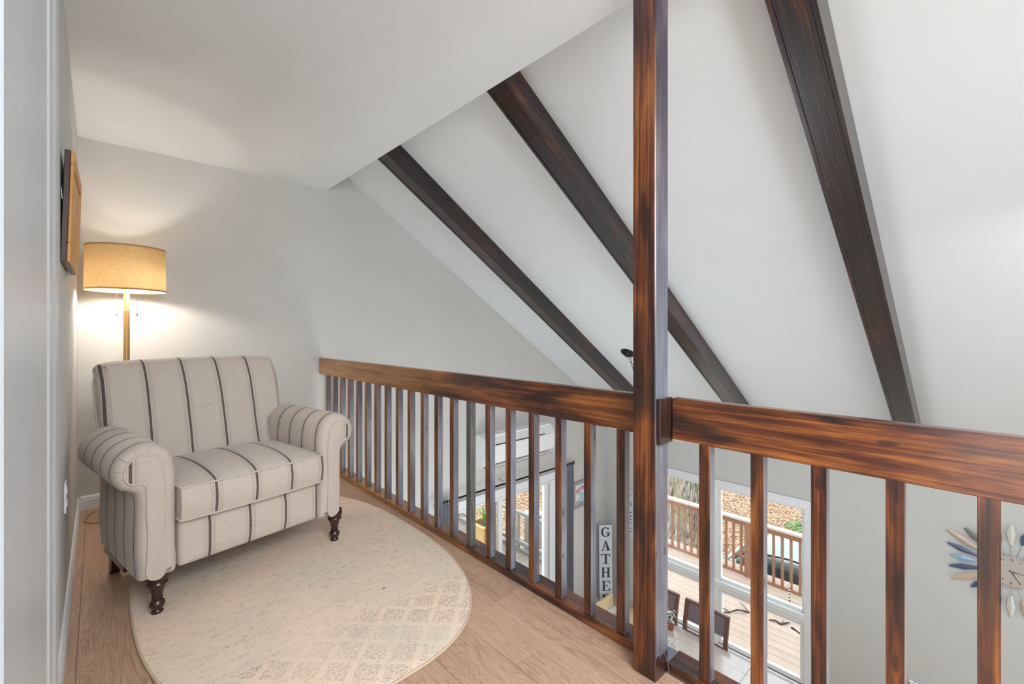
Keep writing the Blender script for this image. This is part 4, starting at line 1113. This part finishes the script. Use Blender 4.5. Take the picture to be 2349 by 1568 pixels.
# planter box
pn = empty('wooden_planter', (5.49, 6.70, -3.02), 0, 'square golden cedar planter box on the patio outside the sliding door', 'planter')
W_ = .20; Hp = .56
for k in range(4):
    z0 = .02+k*.132
    for (a, b, c_, d) in ((-W_, W_, -W_, -W_+.02), (-W_, W_, W_-.02, W_), (-W_, -W_+.02, -W_+.02, W_-.02), (W_-.02, W_, -W_+.02, W_-.02)):
        box('side_slat', a+.004, b-.004, c_, d, z0, z0+.129, 'planter', pn, .003)
for sx in (-1, 1):
    for sy in (-1, 1): box('corner_post', sx*W_-.025, sx*W_+.025, sy*W_-.025, sy*W_+.025, 0, Hp-.02, 'planter', pn, .003)
for (a, b, c_, d) in ((-W_-.04, W_+.04, -W_-.04, -W_+.03), (-W_-.04, W_+.04, W_-.03, W_+.04), (-W_-.04, -W_+.03, -W_+.03, W_-.03), (W_-.03, W_+.04, -W_+.03, W_-.03)):
    box('rim_board', a, b, c_, d, Hp-.02, Hp+.015, 'planter', pn, .004)
box('soil', -W_+.02, W_-.02, -W_+.02, W_-.02, .42, Hp-.05, plain('soil', srgb(92, 74, 60), .95, var=.3, bump=.6), pn)
ag = empty('spiky_plant', (5.49, 6.70, -3.02+Hp-.05), 0, 'bright green spiky-leaved plant growing in the cedar planter', 'plant')
M['spike'] = plain('bright_green_blades', srgb(104, 160, 84), .5, var=.3, scale=10)
random.seed(4)
for k in range(34):
    a = random.random()*6.28; ln = .30+.25*random.random(); sp = .08+.28*random.random(); bm = bmesh.new(); V = []
    dv = Vector((math.cos(a), math.sin(a), 0)); sd_ = Vector((-math.sin(a), math.cos(a), 0)); prev = None
    for q in range(5):
        t = q/4; wq = .016*(1-t)+.002; p = dv*(.02+sp*t*t*1.1)+Vector((0, 0, ln*t*(1-.25*t)))
        cur = (bm.verts.new(p-sd_*wq), bm.verts.new(p+Vector((0, 0, -.004))), bm.verts.new(p+sd_*wq))
        if prev: bm.faces.new((prev[0], prev[1], cur[1], cur[0])); bm.faces.new((prev[1], prev[2], cur[2], cur[1]))
        prev = cur
    done('blade', bm, 'spike', ag)
# patio lounge chair
pc = empty('patio_chair', (5.28, 7.85, -3.02), math.radians(20), 'folding patio chair with a pale frame standing left of the cedar planter', 'chair')
M['palewood'] = plain('pale_frame', srgb(214, 208, 188), .5)
for s in (-1, 1):
    tube('frame_leg', [(-.25, s*.24, 0), (.22, s*.24, .62)], .014, 'palewood', pc); tube('frame_leg', [(.25, s*.24, 0), (-.22, s*.24, .45)], .014, 'palewood', pc)
box('seat_panel', -.22, .22, -.23, .23, .40, .43, 'patio', pc, .004)
bm = bmesh.new(); addbox(bm, -.01, .01, -.23, .23, 0, .42, .003, Matrix.Translation((-.24, 0, .44)) @ Matrix.Rotation(-.3, 4, 'Y')); done('back_panel', bm, 'patio', pc)

# ================================================================== CAR beyond the deck
car = empty('parked_car', (9.55, 1.62, -4.3), 0, 'pale green-silver car parked beyond the deck railing', 'car')
M['carpaint'] = plain('pale_silver_green_paint', srgb(136, 162, 160), .2, .2, .8, var=.15, scale=3); M['carglass'] = plain('dark_teal_glass', srgb(40, 74, 72), .08, 0., 1.)
side = crom([(-2.2, .35), (-2.25, .62), (-2.1, .82), (-1.5, .94), (-1.0, .99), (-.45, 1.34), (.1, 1.45), (.9, 1.46), (1.5, 1.38), (1.95, 1.02), (2.12, .90), (2.15, .45), (2.0, .30), (1.0, .26), (-1.0, .26)], 4)
bm = bmesh.new(); rings = []
for xx, ins in ((-.84, .10), (-.88, .04), (-.88, .0), (.88, .0), (.88, .04), (.84, .10)):
    pr = inset(side, ins) if ins else side
    rr = []
    for y, z in pr:
        tum = max(0, z-.9)*.38; rr.append((xx-math.copysign(tum, xx), y, z))
    rings.append(rr)
rings2 = [rings[0], rings[1], rings[2]]
for f in (.33, .66): rings2.append([(a[0]*(1-f)+b[0]*f, a[1], a[2]+(.03 if a[2] > .9 else 0)) for a, b in zip(rings[2], rings[3])])
rings2 += [rings[3], rings[4], rings[5]]
addrings(bm, rings2); done('body', bm, 'carpaint', car, 50)
for s in (-1, 1):
    for (y0, y1, y2, y3) in ((-.78, -.42, .30, .30), (.36, .36, 1.05, 1.05), (1.11, 1.11, 1.36, 1.60)):
        bm = bmesh.new(); xo = lambda z: s*(.885-max(0, z-.9)*.38)
        v = [bm.verts.new((xo(.97), y0, .97)), bm.verts.new((xo(.97), y3, .97)), bm.verts.new((xo(1.33), y2, 1.33)), bm.verts.new((xo(1.33), y1, 1.33))]
        f = bm.faces.new(v); bmesh.ops.solidify(bm, geom=[f], thickness=.012); done('side_window', bm, 'carglass', car)
    for yy in (-1.35, 1.35):
        bm = bmesh.new(); bmesh.ops.create_cone(bm, cap_ends=True, segments=28, radius1=.33, radius2=.33, depth=.2, matrix=Matrix.Translation((s*.80, yy, .33)) @ Matrix.Rotation(PI/2, 4, 'Y')); done('wheel', bm, 'black', car, 40)
    tube('roof_rail', [(s*.64, -.35, 1.44), (s*.63, .2, 1.50), (s*.63, .9, 1.50), (s*.64, 1.4, 1.44)], .018, 'black', car)
    bm = bmesh.new(); addbox(bm, s*.98-.08, s*.98+.08, -.72, -.60, .95, 1.07, .02); done('wing_mirror', bm, 'carpaint', car)
bm = bmesh.new(); v = [bm.verts.new(p) for p in ((-.62, 1.58, 1.375), (.62, 1.58, 1.375), (.72, 1.93, 1.08), (-.72, 1.93, 1.08))]; f = bm.faces.new(v); bmesh.ops.solidify(bm, geom=[f], thickness=.01); done('rear_window', bm, 'carglass', car)
